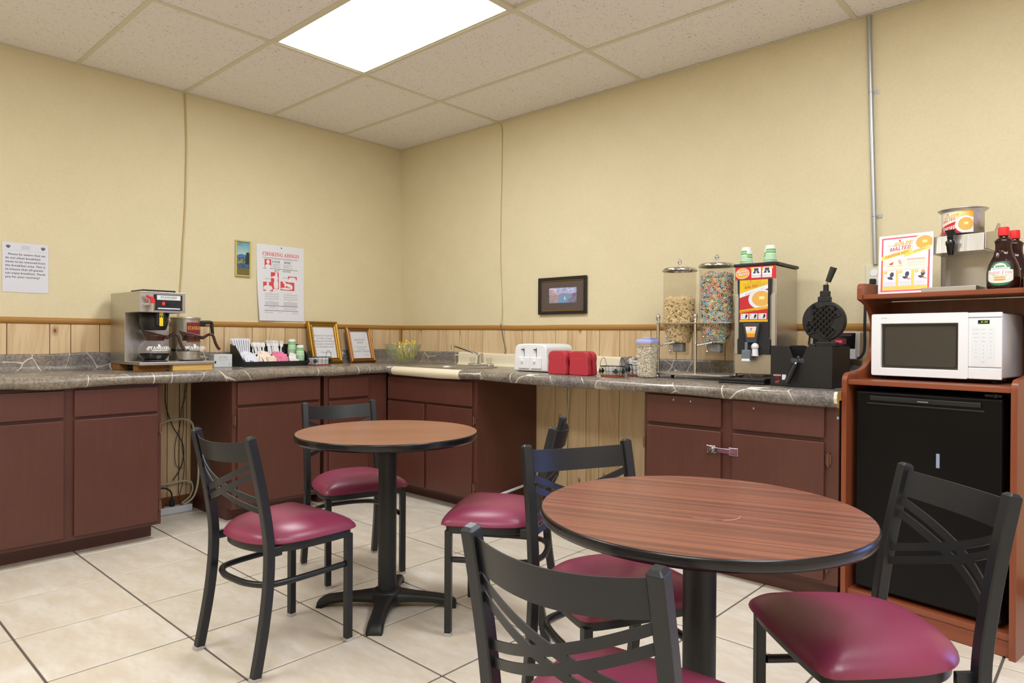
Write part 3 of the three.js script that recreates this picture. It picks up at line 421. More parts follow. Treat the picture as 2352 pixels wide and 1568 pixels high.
{
  const t = thing('coffee_machine', 'stainless steel two-warmer coffee brewer with black basket and red tap', 'coffee machine', [0.53, MY, 2.255], LW);
  const s = shp([[-0.47, 0.018], [-0.235, 0.018], [-0.235, 0.302], [0, 0.302], [0, 0.414], [-0.47, 0.418]]);
  M(t, 'housing', ext(s, 0.241, 0.002, 2).rotateY(-PI / 2).translate(0.243, 0, 0), MAT.steel);
  M(t, 'warmer_tray', [b6(0, 0.425, 0.001, 0.018, -0.24, 0, 0.002), b6(0, 0.245, 0.001, 0.018, -0.47, -0.24, 0.002)], MAT.steelB);
  M(t, 'tray_corner', b6(0.419, 0.427, 0.002, 0.0175, -0.03, 0.001, 0.001), MAT.black);
  M(t, 'lid', b6(0.02, 0.2, 0.418, 0.428, -0.2, -0.02, 0.003), MAT.black);
  M(t, 'front_lip', b6(0.001, 0.245, 0.409, 0.415, 0, 0.006, 0.001), MAT.chrome);
  for (const x of [0.118, 0.325]) M(t, 'warmer_plate', lathe([[0, 0.024], [0.062, 0.024], [0.068, 0.0215], [0.068, 0.018], [0, 0.018]], 32).translate(x, 0, -0.11), MAT.black);
  const p = M(t, 'control_panel', b6(0.072, 0.226, 0.312, 0.402, 0.002, 0.010, 0.003), MAT.black);
  M(p, 'brand_plate', plane(0.128, 0.026, 0.15, 0.384, 0.0105), print(canv(512, 104, (g, w, h) => { g.fillStyle = '#dfe2e6'; g.fillRect(0, 0, w, h); textLines(g, ['STANDARD'], w / 2, 66, 0, 'bold 62px serif', '#33363a'); g.strokeStyle = '#33363a'; g.lineWidth = 4; g.beginPath(); g.moveTo(110, 84); g.lineTo(400, 84); g.stroke(); }), 0.4), 'white name plate');
  M(p, 'trim_strip', b6(0.09, 0.212, 0.317, 0.325, 0.010, 0.012, 0.001), MAT.chrome);
  M(p, 'switch_light', lathe([[0, 0.006], [0.004, 0.005], [0.007, 0]], 16).rotateX(PI / 2).scale(1, 1.4, 1).translate(0.122, 0.35, 0.010), std(0xff2020, 0.4, 0, { emissive: 0xff1808, emissiveIntensity: 2.2 }), 'lit red switch');
  M(p, 'switch', b6(0.14, 0.152, 0.34, 0.362, 0.010, 0.013, 0.001), MAT.blackGloss);
  const q = M(t, 'hot_water_tap', [cy(0.008, 0.008, 0.05).rotateX(PI / 2).translate(0.05, 0.338, 0.025), cy(0.012, 0.01, 0.034, 0.05, 0.33, 0.05, 16), cy(0.006, 0.006, 0.02, 0.05, 0.308, 0.05, 12), bx(0.024, 0.012, 0.02, 0.03, 0.34, 0.012, 0.003)], MAT.chrome);
  M(q, 'tap_lever', [ext(shp([[0, 0], [0.013, 0], [0.014, 0.02], [0.006, 0.036], [-0.024, 0.046], [-0.026, 0.04], [-0.004, 0.026]]), 0.014, 0.002, 3).translate(0.044, 0.345, 0.042)], MAT.red, 'red plastic lever');
  const b = M(t, 'brew_basket', [lathe([[0.05, 0.2], [0.058, 0.202], [0.07, 0.24], [0.074, 0.301], [0.0, 0.301]], 36).scale(1.05, 1, 1.15).translate(0.118, 0, -0.118), bx(0.05, 0.08, 0.035, 0.118, 0.262, -0.03, 0.008)], MAT.black);
  M(b, 'warning_label', plane(0.02, 0.078, 0.118, 0.262, -0.0118), print(canv(64, 256, (g, w, h) => { g.fillStyle = '#f2d51c'; g.fillRect(0, 0, w, h); g.fillStyle = '#26241c'; g.fillRect(4, 58, w - 8, 40); g.fillStyle = '#f2d51c'; g.beginPath(); g.moveTo(32, 62); g.lineTo(46, 92); g.lineTo(18, 92); g.fill(); g.fillStyle = '#8a7a22'; for (let k = 0; k < 8; k++) g.fillRect(12, 12 + k * 5, 40, 2); for (let k = 0; k < 5; k++) g.fillRect(24, 205 + k * 8, 18, 3); }), 0.5), 'yellow caution sticker');
}
const stdPrint = canv(1024, 256, (g, w, h) => { g.fillStyle = '#000'; g.fillRect(0, 0, w, h); g.fillStyle = '#fff'; g.font = 'bold 150px serif'; g.textAlign = 'center'; g.fillText('STANDARD', w / 2, 160, 860); g.fillRect(240, 190, 560, 22); g.lineWidth = 16; g.strokeStyle = '#fff'; g.beginPath(); g.arc(110, 150, 46, 0.3, 5); g.stroke(); g.beginPath(); g.arc(920, 160, 46, -2, 2.4); g.stroke(); }); stdPrint.colorSpace = THREE.NoColorSpace;
function carafe(label, p, full) {
  const t = thing('coffee_carafe', label, 'carafe', p, LW - (full ? 0.5 : 0.25), 'glass coffee carafes');
  const prof = [[0, 0.001], [0.055, 0.001], [0.064, 0.008], [0.079, 0.032], [0.085, 0.056], [0.081, 0.078], [0.066, 0.101], [0.05, 0.116], [0.045, 0.13]];
  M(t, 'bulb', lathe(prof, 48), MAT.glass, 'clear glass bulb');
  M(t, 'collar', [lathe([[0.048, 0.114], [0.05, 0.118], [0.049, 0.14], [0.052, 0.146], [0.047, 0.147], [0.044, 0.14], [0.044, 0.118]], 32), ext(shp([[0.03, 0], [0.049, 0.0], [0.054, 0.006], [-0.062, 0.034], [-0.05, 0.012], [-0.044, 0]]), 0.05, 0.003, 4).translate(0, 0.138, -0.025)], MAT.brown, 'brown plastic collar and spout');
  M(t, 'handle', [tube([[0.046, 0.132, 0], [0.07, 0.136, 0.002], [0.092, 0.15, 0.003], [0.112, 0.153, 0.003], [0.124, 0.138, 0.003], [0.134, 0.105, 0.004], [0.148, 0.075, 0.004], [0.16, 0.06, 0.004]], 0.0085, 48, 10), bx(0.03, 0.022, 0.018, 0.058, 0.134, 0, 0.005)], MAT.brown, 'brown handle');
  const L = new THREE.Mesh(lathe([[0.0862, 0.052], [0.085, 0.064], [0.0815, 0.077], [0.074, 0.09]], 24, -0.95 + (full ? 0.5 : 0.25), 1.9), std(0xffffff, 0.5, 0, { alphaMap: stdPrint, transparent: true })); L.name = 'brand_print'; t.add(L);
  if (full) M(t, 'coffee', lathe([[0, 0.003], [0.054, 0.003], [0.0625, 0.01], [0.0765, 0.033], [0.0795, 0.041], [0, 0.041]], 40), phy({ color: 0x070302, roughness: 0.5, specularIntensity: 0.15 }), 'black coffee');
  return t;
}
carafe('glass coffee carafe with some black coffee on the warmer under the brewer', [0.42, MY + 0.0245, 2.137], true);
carafe('empty glass coffee carafe on the second warmer beside the brewer', [0.42, MY + 0.0245, 1.93], false);
{ // thermal server behind
  const t = thing('coffee_server', 'tall steel coffee server with maroon label and black handle', 'coffee server', [0.15, CYL + 0.001, 1.855], LW);
  M(t, 'body', lathe([[0, 0], [0.08, 0], [0.084, 0.004], [0.084, 0.11], [0.08, 0.112], [0.08, 0.118], [0.086, 0.12], [0.086, 0.305], [0.09, 0.312], [0.09, 0.319], [0.084, 0.322], [0, 0.324]], 48), MAT.steelB);
  M(t, 'band', lathe([[0.085, 0.106], [0.086, 0.107], [0.086, 0.122], [0.085, 0.123]], 40), MAT.black);
  M(t, 'handle', [tube([[0.07, 0.29, 0.035], [0.12, 0.292, 0.04], [0.145, 0.29, 0.042], [0.15, 0.27, 0.042], [0.155, 0.215, 0.042]], 0.011, 40, 8), bx(0.04, 0.035, 0.022, 0.09, 0.282, 0.036, 0.005)], MAT.black, 'black handle');
  const lt = canv(256, 256, (g, w, h) => { g.fillStyle = '#8c2338'; g.fillRect(0, 0, w, h); textLines(g, ['STANDARD'], w / 2, 92, 0, 'bold 60px serif', '#e2c24e', 'center', 236); g.font = 'bold 74px serif'; g.fillText('DECAF', w / 2, 215, 230); });
  M(t, 'label_print', new THREE.CylinderGeometry(0.0872, 0.0872, 0.125, 20, 1, true, -0.3, 1.35).translate(0, 0.225, 0), print(lt, 0.4), 'maroon and gold label');
}
{ // stir stick box
  const t = M(scene, 'stir_stick_box', bx(0.12, 0.084, 0.075, 0, 0.0425, 0, 0.001, 1), MAT.white); tag(t, 'small white carton of stir sticks beside the coffee brewer', 'box'); t.position.set(0.17, CYL + 0.0005, 1.637); t.rotation.y = LW;
  M(t, 'front_print', plane(0.116, 0.08, 0, 0.0425, 0.0381), print(canv(384, 264, (g, w, h) => { g.fillStyle = '#dcdfe3'; g.fillRect(0, 0, w, h); textLines(g, ['Stir Stix'], w / 2, 74, 0, '48px serif', '#70747a'); g.fillStyle = '#a0a4aa'; g.fillRect(60, 104, 260, 5); g.fillRect(90, 134, 200, 4); g.fillRect(140, 186, 110, 4); g.fillRect(316, 198, 36, 22); }), 0.7));
}
const cupTex = canv(64, 256, (g, w, h) => { g.fillStyle = '#e6eee6'; g.fillRect(0, 0, w, h); g.fillStyle = '#6fb46a'; g.fillRect(0, 62, w, 30); g.fillRect(0, 106, w, 30); g.fillStyle = '#b9dcb8'; g.fillRect(0, 92, w, 14); g.fillRect(0, 150, w, 106); g.fillStyle = '#f2f4f2'; g.fillRect(0, 0, w, 60); });
const cupMat = print(cupTex, 0.6);
let cup0 = null;
function cupStack(p, n, label, group, lean = 0) { // inverted nested cups
  for (let k = 0; k < n; k++) {
    const y = p[1] + k * 0.0085, q = [p[0] + lean * k * 0.0009, y, p[2]]; let c;
    if (!cup0) { const g = lathe([[0, 0.0745], [0.0225, 0.0745], [0.0232, 0.0735], [0.0302, 0.003], [0.0317, 0.003], [0.032, 0.0015], [0.0317, 0], [0.0298, 0], [0.0218, 0.0725], [0, 0.0725]], 28), uv = g.attributes.uv, P = g.attributes.position; for (let i = 0; i < uv.count; i++) uv.setY(i, clamp(P.getY(i) / 0.0745, 0, 1)); cup0 = c = M(scene, 'paper_cup', g, cupMat); tag(c, label, 'paper cup', group); c.position.set(...q); }
    else c = dup(cup0, q, 0, label, group);
  }
}
{ // condiment organizer
  const t = thing('condiment_organizer', 'black plastic condiment organizer full of packets and cutlery', 'organizer', [0.30, CYL + 0.0005, 1.533], LW), W = 0.50, D = 0.215;
  const side = shp([[-D, 0], [0, 0], [0, 0.034], [-0.03, 0.04], [-0.15, 0.14], [-D, 0.15]]);
  for (const x of [0.0, W - 0.006]) M(t, 'side_wall', ext(side, 0.006).rotateY(-PI / 2).translate(x + 0.006, 0, 0), MAT.black);
  M(t, 'front_wall', b6(0.006, W - 0.006, 0, 0.034, -0.006, 0, 0.002), MAT.black); M(t, 'back_wall', b6(0.006, W - 0.006, 0, 0.15, -D, -D + 0.006), MAT.black); M(t, 'floor', b6(0.006, W - 0.006, 0, 0.008, -D + 0.006, -0.006), MAT.blackMatte);
  M(t, 'tier', b6(0.006, W - 0.006, 0.008, 0.075, -D + 0.006, -0.13), MAT.blackMatte);
  for (const x of [0.12, 0.235, 0.36]) M(t, 'divider', ext(shp([[-D + 0.006, 0.075], [-0.13, 0.075], [-0.13, 0.09], [-D + 0.006, 0.14]]), 0.004).rotateY(-PI / 2).translate(x, 0, 0), MAT.blackMatte);
  for (const x of [0.13, 0.24, 0.345, 0.405]) M(t, 'divider', b6(x - 0.002, x + 0.002, 0.008, 0.032, -0.13, -0.006), MAT.blackMatte);
}
const L2W = (lx, y, lz) => [0.30 + lz, CYL + y, 1.533 - lx];
{
  // stir sticks fanned in the first bay
  let s0 = null; const label = 'long white wrapped stir stick fanned in the organizer', gr = 'white stir sticks in the organizer';
  for (let k = 0; k < 16; k++) { let o; if (!s0) { o = s0 = M(scene, 'stir_stick', bx(0.009, 0.15, 0.003, 0, 0.075, 0), std(0xe1e3f1, 0.6)); tag(o, label, 'stir stick', gr); } else o = dup(s0, undefined, undefined, label, gr); o.position.set(...L2W(0.022 + (k % 8) * 0.0105, 0.045, -0.155 + Math.floor(k / 8) * 0.02)); o.rotation.set(-0.28, LW, 0.18 - (k % 8) * 0.045, 'YXZ'); }
  // packets
  const pk = (name, label, gr, mat, n, x0, x1, z0, z1, y0, w, h, tilt) => { let p0 = null; for (let k = 0; k < n; k++) { let o; if (!p0) { o = p0 = M(scene, name, (() => { const g = bx(w, h, 0.005, 0, h / 2, 0, 0.0022, 1); return g; })(), mat); tag(o, label, 'packet', gr); } else o = dup(p0, undefined, undefined, label, gr); const u = (k + 0.5) / n; o.position.set(...L2W(mix(x0, x1, rnd()), y0 + rr(0, 0.008) + 0.042 * (1 - u), mix(z0, z1, u))); o.rotation.set(tilt + rr(-0.15, 0.15), LW + rr(-0.25, 0.25), rr(-0.25, 0.25), 'YXZ'); } };
  const ptex = (bg, dots, n, extra) => print(canv(128, 128, (g, w, h) => { g.fillStyle = bg; g.fillRect(0, 0, w, h); for (let k = 0; k < n; k++) { g.fillStyle = dots[k % dots.length]; g.fillRect(rnd() * w, rnd() * h, rr(4, 12), rr(4, 9)); } if (extra) extra(g, w, h); }), 0.55);
  const blueSugar = ptex('#e4e7f2', ['#c6cbe0'], 6, (g, w, h) => { g.fillStyle = '#2456c4'; g.fillRect(26, 70, 56, 46); g.fillStyle = '#c99a5c'; g.beginPath(); g.arc(54, 92, 12, 0, 7); g.fill(); });
  pk('sugar_packet', 'white and blue sugar packet in the organizer', 'white sugar packets in the organizer', blueSugar, 13, 0.04, 0.105, -0.125, -0.015, 0.012, 0.062, 0.05, -0.45);
  pk('creamer_packet', 'cream packet with orange speckles in the organizer', 'speckled creamer packets in the organizer', ptex('#f1e6da', ['#f0a98c', '#e8806c', '#f3c46c'], 46), 12, 0.165, 0.215, -0.125, -0.02, 0.012, 0.066, 0.05, -0.45);
  pk('sweetener_packet', 'pink sweetener packet in the organizer', 'pink sweetener packets in the organizer', ptex('#e0789e', ['#c84f7c', '#f0a8c0'], 24), 14, 0.27, 0.32, -0.12, -0.02, 0.012, 0.064, 0.05, -0.5);
  pk('tea_bag_packet', 'white paper tea packet in the organizer', 'white tea packets in the organizer', ptex('#eceaea', ['#d8d2d2', '#cfc4cc'], 22), 5, 0.37, 0.378, -0.06, -0.02, 0.009, 0.052, 0.036, -0.2);
  // spoons and forks on the back tier
  const cut = (name, label, gr, shape, n, x0, x1) => { let p0 = null; for (let k = 0; k < n; k++) { let o; if (!p0) { o = p0 = M(scene, name, shape, MAT.whiteMatte); tag(o, label, 'cutlery', gr); } else o = dup(p0, undefined, undefined, label, gr); o.position.set(...L2W(mix(x0, x1, (k + 0.5) / n), 0.078, -0.165 + rr(-0.012, 0.012))); o.rotation.set(-0.3, LW, rr(-0.25, 0.1), 'YXZ'); } };
  cut('plastic_spoon', 'white plastic spoon in the organizer back tier', 'white plastic spoons', merge([bx(0.012, 0.06, 0.003, 0, 0.03, 0, 0.001, 1), new THREE.SphereGeometry(0.016, 14, 8).scale(1, 1.3, 0.3).translate(0, 0.068, 0)]), 6, 0.135, 0.225);
  cut('plastic_fork', 'white plastic fork in the organizer back tier', 'white plastic forks', merge([bx(0.012, 0.062, 0.003, 0, 0.031, 0, 0.001, 1), bx(0.026, 0.02, 0.003, 0, 0.07, 0, 0.001, 1), ...[-0.0105, -0.0035, 0.0035, 0.0105].map(x => bx(0.004, 0.024, 0.0025, x, 0.09, 0))]), 9, 0.25, 0.35);
  const [ax, , az] = L2W(0.432, 0, -0.165), [bx2, , bz] = L2W(0.444, 0, -0.075);
  cupStack([ax, CYL + 0.0765, az], 5, 'green striped paper cup stacked upside down on the organizer back tier', 'paper cups on the organizer tier');
  cupStack([bx2, CYL + 0.0095, bz], 8, 'green striped paper cup stacked upside down in the organizer front bay', 'paper cups in the organizer front bay');
}
// wire baskets with leaf ornaments
const leafShape = (() => { const h = [[0, 0.5], [0.1, 0.3], [0.24, 0.38], [0.2, 0.12], [0.48, 0.16], [0.36, -0.06], [0.44, -0.16], [0.14, -0.3], [0.16, -0.42], [0.03, -0.36], [0.02, -0.56]]; return shp([...h, ...h.slice(1).reverse().map(q => [-q[0], q[1]])]); })();
const wire = std(0x1d2622, 0.45, 0.4), leafM = std(0x1b2a25, 0.6), baseM = std(0x8a3f2a, 0.6);
function basket(label, p, ry, w, d, h) {
  const t = thing('wire_basket', label, 'basket', p, ry, 'black wire baskets with maple leaves'), se = (a, k) => { const c = Math.cos(a), s = Math.sin(a), n = 3.2, q = Math.pow(Math.pow(Math.abs(c), n) + Math.pow(Math.abs(s), n), -1 / n); return [c * q * w / 2 * k, s * q * d / 2 * k]; };
  const ring = (y, k, r) => { const a = []; for (let i = 0; i < 28; i++) { const [x, z] = se(i / 28 * 2 * PI, k); a.push([x, y, z]); } return tube(a, r, 60, 6, true); };
  const parts = [ring(h, 1, 0.0018), ring(h * 0.55, 0.97, 0.001)]; for (let i = 0; i < 18; i++) { const a = i / 18 * 2 * PI, [x0, z0] = se(a, 0.92), [x1, z1] = se(a, 1); parts.push(rod([x0, 0.005, z0], [x1, h, z1], 0.0011, 5)); }
  M(t, 'wire_frame', parts, wire); const o = new THREE.Shape(); for (let i = 0; i < 40; i++) { const [x, z] = se(i / 40 * 2 * PI, 0.94); i ? o.lineTo(x, z) : o.moveTo(x, z); } M(t, 'base', ext(o, 0.006, 0.001, 4).rotateX(PI / 2).translate(0, 0.0075, 0), baseM, 'red-brown wooden base');
  for (const s of [-1, 1]) M(t, 'handle', tube([[s * w * 0.47, h, d * 0.25], [s * w * 0.49, h + 0.02, d * 0.24], [s * w * 0.47, h + 0.04, d * 0.12], [s * w * 0.46, h + 0.046, 0], [s * w * 0.47, h + 0.04, -d * 0.12], [s * w * 0.49, h + 0.02, -d * 0.24], [s * w * 0.47, h, -d * 0.25]], 0.0013, 40, 5), wire);
  for (const a of [PI / 2 - 0.75, PI / 2 + 0.75, 0, PI]) { const [x, z] = se(a, 1.02); M(t, 'maple_leaf', ext(leafShape, 0.03).scale(0.036, 0.036, 0.036).rotateY(Math.atan2(Math.cos(a), Math.sin(a) * 2)).translate(x, h * 0.55, z), leafM); }
  return t;
}
basket('black wire basket of napkins in front of the large gold frame', [0.33, CYL + 0.0005, 1.0], LW + 0.1, 0.175, 0.11, 0.058);
{ let n0 = null; for (let k = 0; k < 6; k++) { const l = 'folded white napkin lying in the wire basket by the gold frame', g2 = 'white napkins in the wire basket'; let o; if (!n0) { o = n0 = M(scene, 'paper_napkin', bx(0.115, 0.0065, 0.08, 0, 0.00325, 0, 0.002, 1), MAT.paper); tag(o, l, 'napkin', g2); } else o = dup(n0, undefined, undefined, l, g2); o.position.set(0.33, CYL + 0.0085 + k * 0.0075, 1.005); o.rotation.set(0, LW + 0.1 + rr(-0.08, 0.08), 0); } }
// gold frames leaning on the backsplash
function goldFrame(label, w, h, bw, mat, tex, p, tilt, ry, fancy) {
  const t = thing('picture_frame', label, 'picture frame', p, 0, 'gold frames leaning on the backsplash'); t.rotation.set(-tilt, ry, 0, 'YXZ');
  const strip = (len, vertical, flip) => { const prof = shp([[0, 0], [0, 0.008], [bw * 0.18, 0.02], [bw * 0.34, 0.024], [bw * 0.5, 0.017], [bw * 0.66, 0.015], [bw * 0.8, 0.02], [bw * 0.92, 0.017], [bw, 0.006], [bw, 0]]); const g = new THREE.ExtrudeGeometry(prof, { depth: len, bevelEnabled: false }); const P = g.attributes.position; for (let i = 0; i < P.count; i++) { const x = P.getX(i), z = P.getZ(i), k = z < len / 2 ? x : len - x; P.setXYZ(i, x, P.getY(i), z < len / 2 ? Math.max(z, x) : Math.min(z, len - x)); } g.computeVertexNormals(); return g; };
  // bottom, top, left, right: local (x across, y up, z out)
  const put = (g, ...e) => { const m = new THREE.Matrix4().set(...e, 0, 0, 0, 1); g = g.index ? g.toNonIndexed() : g; g.applyMatrix4(m); if (m.determinant() < 0) { const P = g.attributes.position; for (let i = 0; i < P.count; i += 3) { const a = [P.getX(i), P.getY(i), P.getZ(i)]; P.setXYZ(i, P.getX(i + 1), P.getY(i + 1), P.getZ(i + 1)); P.setXYZ(i + 1, ...a); } } g.computeVertexNormals(); return g; };
  const bot = put(strip(w), 0, 0, 1, -w / 2, 1, 0, 0, 0, 0, 1, 0, 0), top = put(strip(w), 0, 0, 1, -w / 2, -1, 0, 0, h, 0, 1, 0, 0), lef = put(strip(h), 1, 0, 0, -w / 2, 0, 0, 1, 0, 0, 1, 0, 0), rig = put(strip(h), -1, 0, 0, w / 2, 0, 0, 1, 0, 0, 1, 0, 0);
  for (const g of [bot, top, lef, rig]) M(t, 'moulding', g, mat);
  if (fancy) { const beads = []; for (let k = 0; k < 20; k++) for (const s of [-1, 1]) beads.push(new THREE.SphereGeometry(0.0042, 6, 4).translate(s * (w / 2 - bw * 0.72), bw + (h - 2 * bw) * (k + 0.5) / 20, 0.017)); const b = M(t, 'bead_ornament', beads, mat); b.userData.kind = 'stuff'; }
  M(t, 'backing', b6(-w / 2 + bw * 0.5, w / 2 - bw * 0.5, bw * 0.5, h - bw * 0.5, 0.0005, 0.003), MAT.blackMatte);
  M(t, 'notice_sheet', plane(w - 2 * bw + 0.004, h - 2 * bw + 0.004, 0, h / 2, 0.0045), print(tex, 0.5)); return t;
}
goldFrame('large ornate gold frame with a courtesy notice leaning on the backsplash', 0.268, 0.33, 0.044, MAT.gold, canv(512, 700, (g, w, h) => { g.fillStyle = '#dfe0e8'; g.fillRect(0, 0, w, h); textLines(g, ['Please Be Courteous', 'To Other Guests', 'Please Do Not Bring', 'Outside Containers', 'To Breakfast Area', '', 'Thank You'], w / 2 + 6, 215, 62, '50px serif', '#4a4c58'); }), [0.125, CYL + 0.001, 0.80], 0.27, LW, true);
goldFrame('smaller ribbed gold frame with the breakfast hours leaning on the backsplash', 0.25, 0.29, 0.036, MAT.goldB, canv(512, 640, (g, w, h) => { g.fillStyle = '#dfe1e9'; g.fillRect(0, 0, w, h); textLines(g, ['BREAKFAST', 'HOURS'], w / 2 + 10, 220, 66, '52px serif', '#555765'); textLines(g, ['COMPLIMENTARY', 'BREAKFAST'], w / 2 + 20, 385, 52, '36px serif', '#6d707c'); textLines(g, ['6:00AM - 10:00AM'], w / 2 + 20, 490, 0, '50px serif', '#4f515e'); g.fillRect(350, 560, 90, 5); }), [0.12, CYL + 0.001, 0.475], 0.27, LW + 0.08, false);
{ // cut glass bowl
  const t = thing('glass_bowl', 'cut glass bowl with yellow plastic strips in the counter corner', 'bowl', [0.50, cyr(0.5) + 0.0005, 0.38]);
  const g = lathe([[0, 0.008], [0.05, 0.008], [0.052, 0], [0.056, 0], [0.06, 0.012], [0.085, 0.04], [0.115, 0.085], [0.138, 0.135], [0.144, 0.152], [0.139, 0.153], [0.131, 0.132], [0.108, 0.086], [0.078, 0.044], [0.05, 0.018], [0, 0.016]], 64), P = g.attributes.position;
  for (let i = 0; i < P.count; i++) { const a = Math.atan2(P.getZ(i), P.getX(i)), r = Math.hypot(P.getX(i), P.getZ(i)), k = 1 + 0.035 * Math.cos(a * 16) * (0.3 + Math.sin(P.getY(i) * 22)); P.setX(i, P.getX(i) * k); P.setZ(i, P.getZ(i) * k); } g.computeVertexNormals();
  M(t, 'bowl', g, phy({ color: 0xeef2e8, roughness: 0.06, transmission: 0.93, thickness: 0, ior: 1.6 }));
  let s0 = null; const lab = 'yellow plastic strip curled in the cut glass bowl', gr = 'yellow strips in the glass bowl';
  for (let k = 0; k < 16; k++) { const a = k * 2.4, r = 0.02 + 0.055 * ((k * 0.37) % 1); let o; if (!s0) { const c = tube([[0, 0, 0], [0.012, 0.035, 0.006], [-0.004, 0.075, 0.012], [0.014, 0.11, 0.004], [0.03, 0.128, -0.012]], 0.0045, 30, 6).scale(1, 1, 0.8); o = s0 = M(scene, 'yellow_strip', c, std(0xe2cc52, 0.5)); tag(o, lab, 'strip', gr); } else o = dup(s0, undefined, undefined, lab, gr); o.position.set(0.51 + r * Math.cos(a), cyr(0.5) + 0.028 + 0.35 * r, 0.375 + r * Math.sin(a)); o.rotation.set(rr(-0.2, 0.2), a * 1.7, rr(-0.25, 0.25)); }
}
// ------------------------------------------------------------------ wall things, coffee counter wall
{
  const n = thing('wall_notice', 'white printed notice sheet taped to the wall beyond the coffee machine', 'notice', [0.0015, 1.372, 2.667], LW);
  M(n, 'sheet', plane(0.2155, 0.276, 0, 0.138, 0.001), print(canv(768, 984, (g, w, h) => { g.fillStyle = '#dcdde8'; g.fillRect(0, 0, w, h); g.fillStyle = '#3a3c46'; for (const x of [60, 640]) { g.beginPath(); g.moveTo(x, 50); g.lineTo(x + 16, 70); g.lineTo(x + 34, 46); g.lineTo(x + 52, 70); g.lineTo(x + 70, 50); g.lineTo(x + 68, 96); g.lineTo(x + 35, 118); g.lineTo(x + 2, 96); g.fill(); g.fillStyle = '#dcdde8'; g.fillRect(x + 12, 80, 46, 5); g.fillStyle = '#3a3c46'; } g.fillStyle = '#a8aab6'; for (let k = 0; k < 7; k++) g.fillRect(300 + (k % 3) * 8, 52 + k * 11, 160 - (k % 3) * 16, 4); g.fillRect(45, 150, 680, 3); textLines(g, ['   Please be aware that we', 'do not allow breakfast', 'items to be removed from', 'the breakfast area. This is', 'to ensure that all guests', 'can enjoy breakfast. Thank', 'you for your courtesy!'], 46, 250, 75, 'bold 54px sans-serif', '#3c3f4c', 'left', 670); }), 0.85));
  const f = thing('small_picture', 'narrow landscape picture in a pale yellow frame beside the choking poster', 'picture', [0.0125 - 0.0115, 1.553, 1.408], LW);
  const w = 0.11, h = 0.252, b = 0.009; for (const g of [b6(-w / 2, w / 2, 0, b, 0.001, 0.016, 0.002), b6(-w / 2, w / 2, h - b, h, 0.001, 0.016, 0.002), b6(-w / 2, -w / 2 + b, b, h - b, 0.001, 0.016, 0.002), b6(w / 2 - b, w / 2, b, h - b, 0.001, 0.016, 0.002)]) M(f, 'moulding', g, std(0xc9bd74, 0.45));
  M(f, 'landscape_print', plane(w - 2 * b + 0.004, h - 2 * b + 0.004, 0, h / 2, 0.008), print(canv(256, 640, (g, W, H) => { const q = g.createLinearGradient(0, 0, 0, 260); q.addColorStop(0, '#5f9cc0'); q.addColorStop(1, '#b9cfc4'); g.fillStyle = q; g.fillRect(0, 0, W, H); g.fillStyle = '#4a6fa8'; g.beginPath(); g.moveTo(0, 280); g.quadraticCurveTo(80, 215, 160, 250); g.lineTo(256, 240); g.lineTo(256, 330); g.lineTo(0, 330); g.fill(); for (let k = 0; k < 500; k++) { g.fillStyle = ['#3c4a2a', '#5a5a2c', '#2a3a2c', '#7a6c34'][k % 4]; g.fillRect(rnd() * W, 300 + rnd() * 120, rr(4, 16), rr(4, 14)); } g.fillStyle = '#24382e'; g.beginPath(); g.moveTo(170, 420); g.lineTo(190, 210); g.lineTo(230, 190); g.lineTo(256, 220); g.lineTo(256, 430); g.fill(); g.fillStyle = '#39537c'; g.fillRect(0, 420, W, 90); for (let k = 0; k < 90; k++) { g.fillStyle = ['#5a78a4', '#2a3c5a', '#8aa0bc'][k % 3]; g.fillRect(rnd() * W, 420 + rnd() * 90, rr(10, 40), 3); } g.fillStyle = '#6a6438'; g.fillRect(0, 500, W, 140); for (let k = 0; k < 500; k++) { g.fillStyle = ['#847a44', '#4c4a2c', '#968a54'][k % 3]; g.fillRect(rnd() * W, 500 + rnd() * 140, rr(3, 10), rr(2, 6)); } for (let k = 0; k < 60; k++) { g.fillStyle = ['#8a6a2c', '#6c5a24', '#a8843c'][k % 3]; g.fillRect(10 + rnd() * 110, 20 + rnd() * 60, rr(4, 14), rr(3, 8)); } }), 0.4));
  const p = thing('choking_poster', 'white choking first aid poster with red drawings on the wall', 'poster', [0.0015, 1.248, 1.118], LW);
  const pt = canv(768, 1130, (g, W, H) => {
    g.fillStyle = '#e2e3ea'; g.fillRect(0, 0, W, H); g.fillStyle = '#d8434a'; g.textAlign = 'center'; g.font = 'bold 76px serif'; g.fillText('CHOKING', 255, 165, 330); g.fillText('AHOGO', 560, 165, 250);
    g.fillStyle = '#4b4c55'; const hl = (y, a = 95, b = 670, t = 6) => g.fillRect(a, y, b - a, t); hl(192); hl(350); hl(905, 95, 670, 7); hl(975, 95, 670, 7);
    const tx = (x, y, n, w, dy = 12) => { g.fillStyle = '#9ea0aa'; for (let k = 0; k < n; k++) g.fillRect(x, y + k * dy, w * (k % 3 === 2 ? 0.6 : 1), 4); };
    tx(240, 210, 1, 130); tx(430, 210, 1, 150); textLines(g, ['LOOK'], 305, 262, 0, 'italic bold 44px serif', '#3c3d46'); textLines(g, ['MIRE'], 490, 262, 0, 'italic bold 44px serif', '#3c3d46'); tx(250, 280, 5, 130); tx(425, 280, 5, 150); textLines(g, ['ACT'], 315, 392, 0, 'italic bold 40px serif', '#3c3d46'); textLines(g, ['ACTUE'], 480, 392, 0, 'italic bold 40px serif', '#3c3d46');
    const R = '#d94a50', Wt = '#e6e6ec'; const fig = (x, y, w, h) => { g.fillStyle = R; g.fillRect(x, y, w, h); g.fillStyle = Wt; }; const blob = (...e) => { for (const [x, y, a, b, r] of e) { g.beginPath(); g.ellipse(x, y, a, b, r || 0, 0, 7); g.fill(); } };
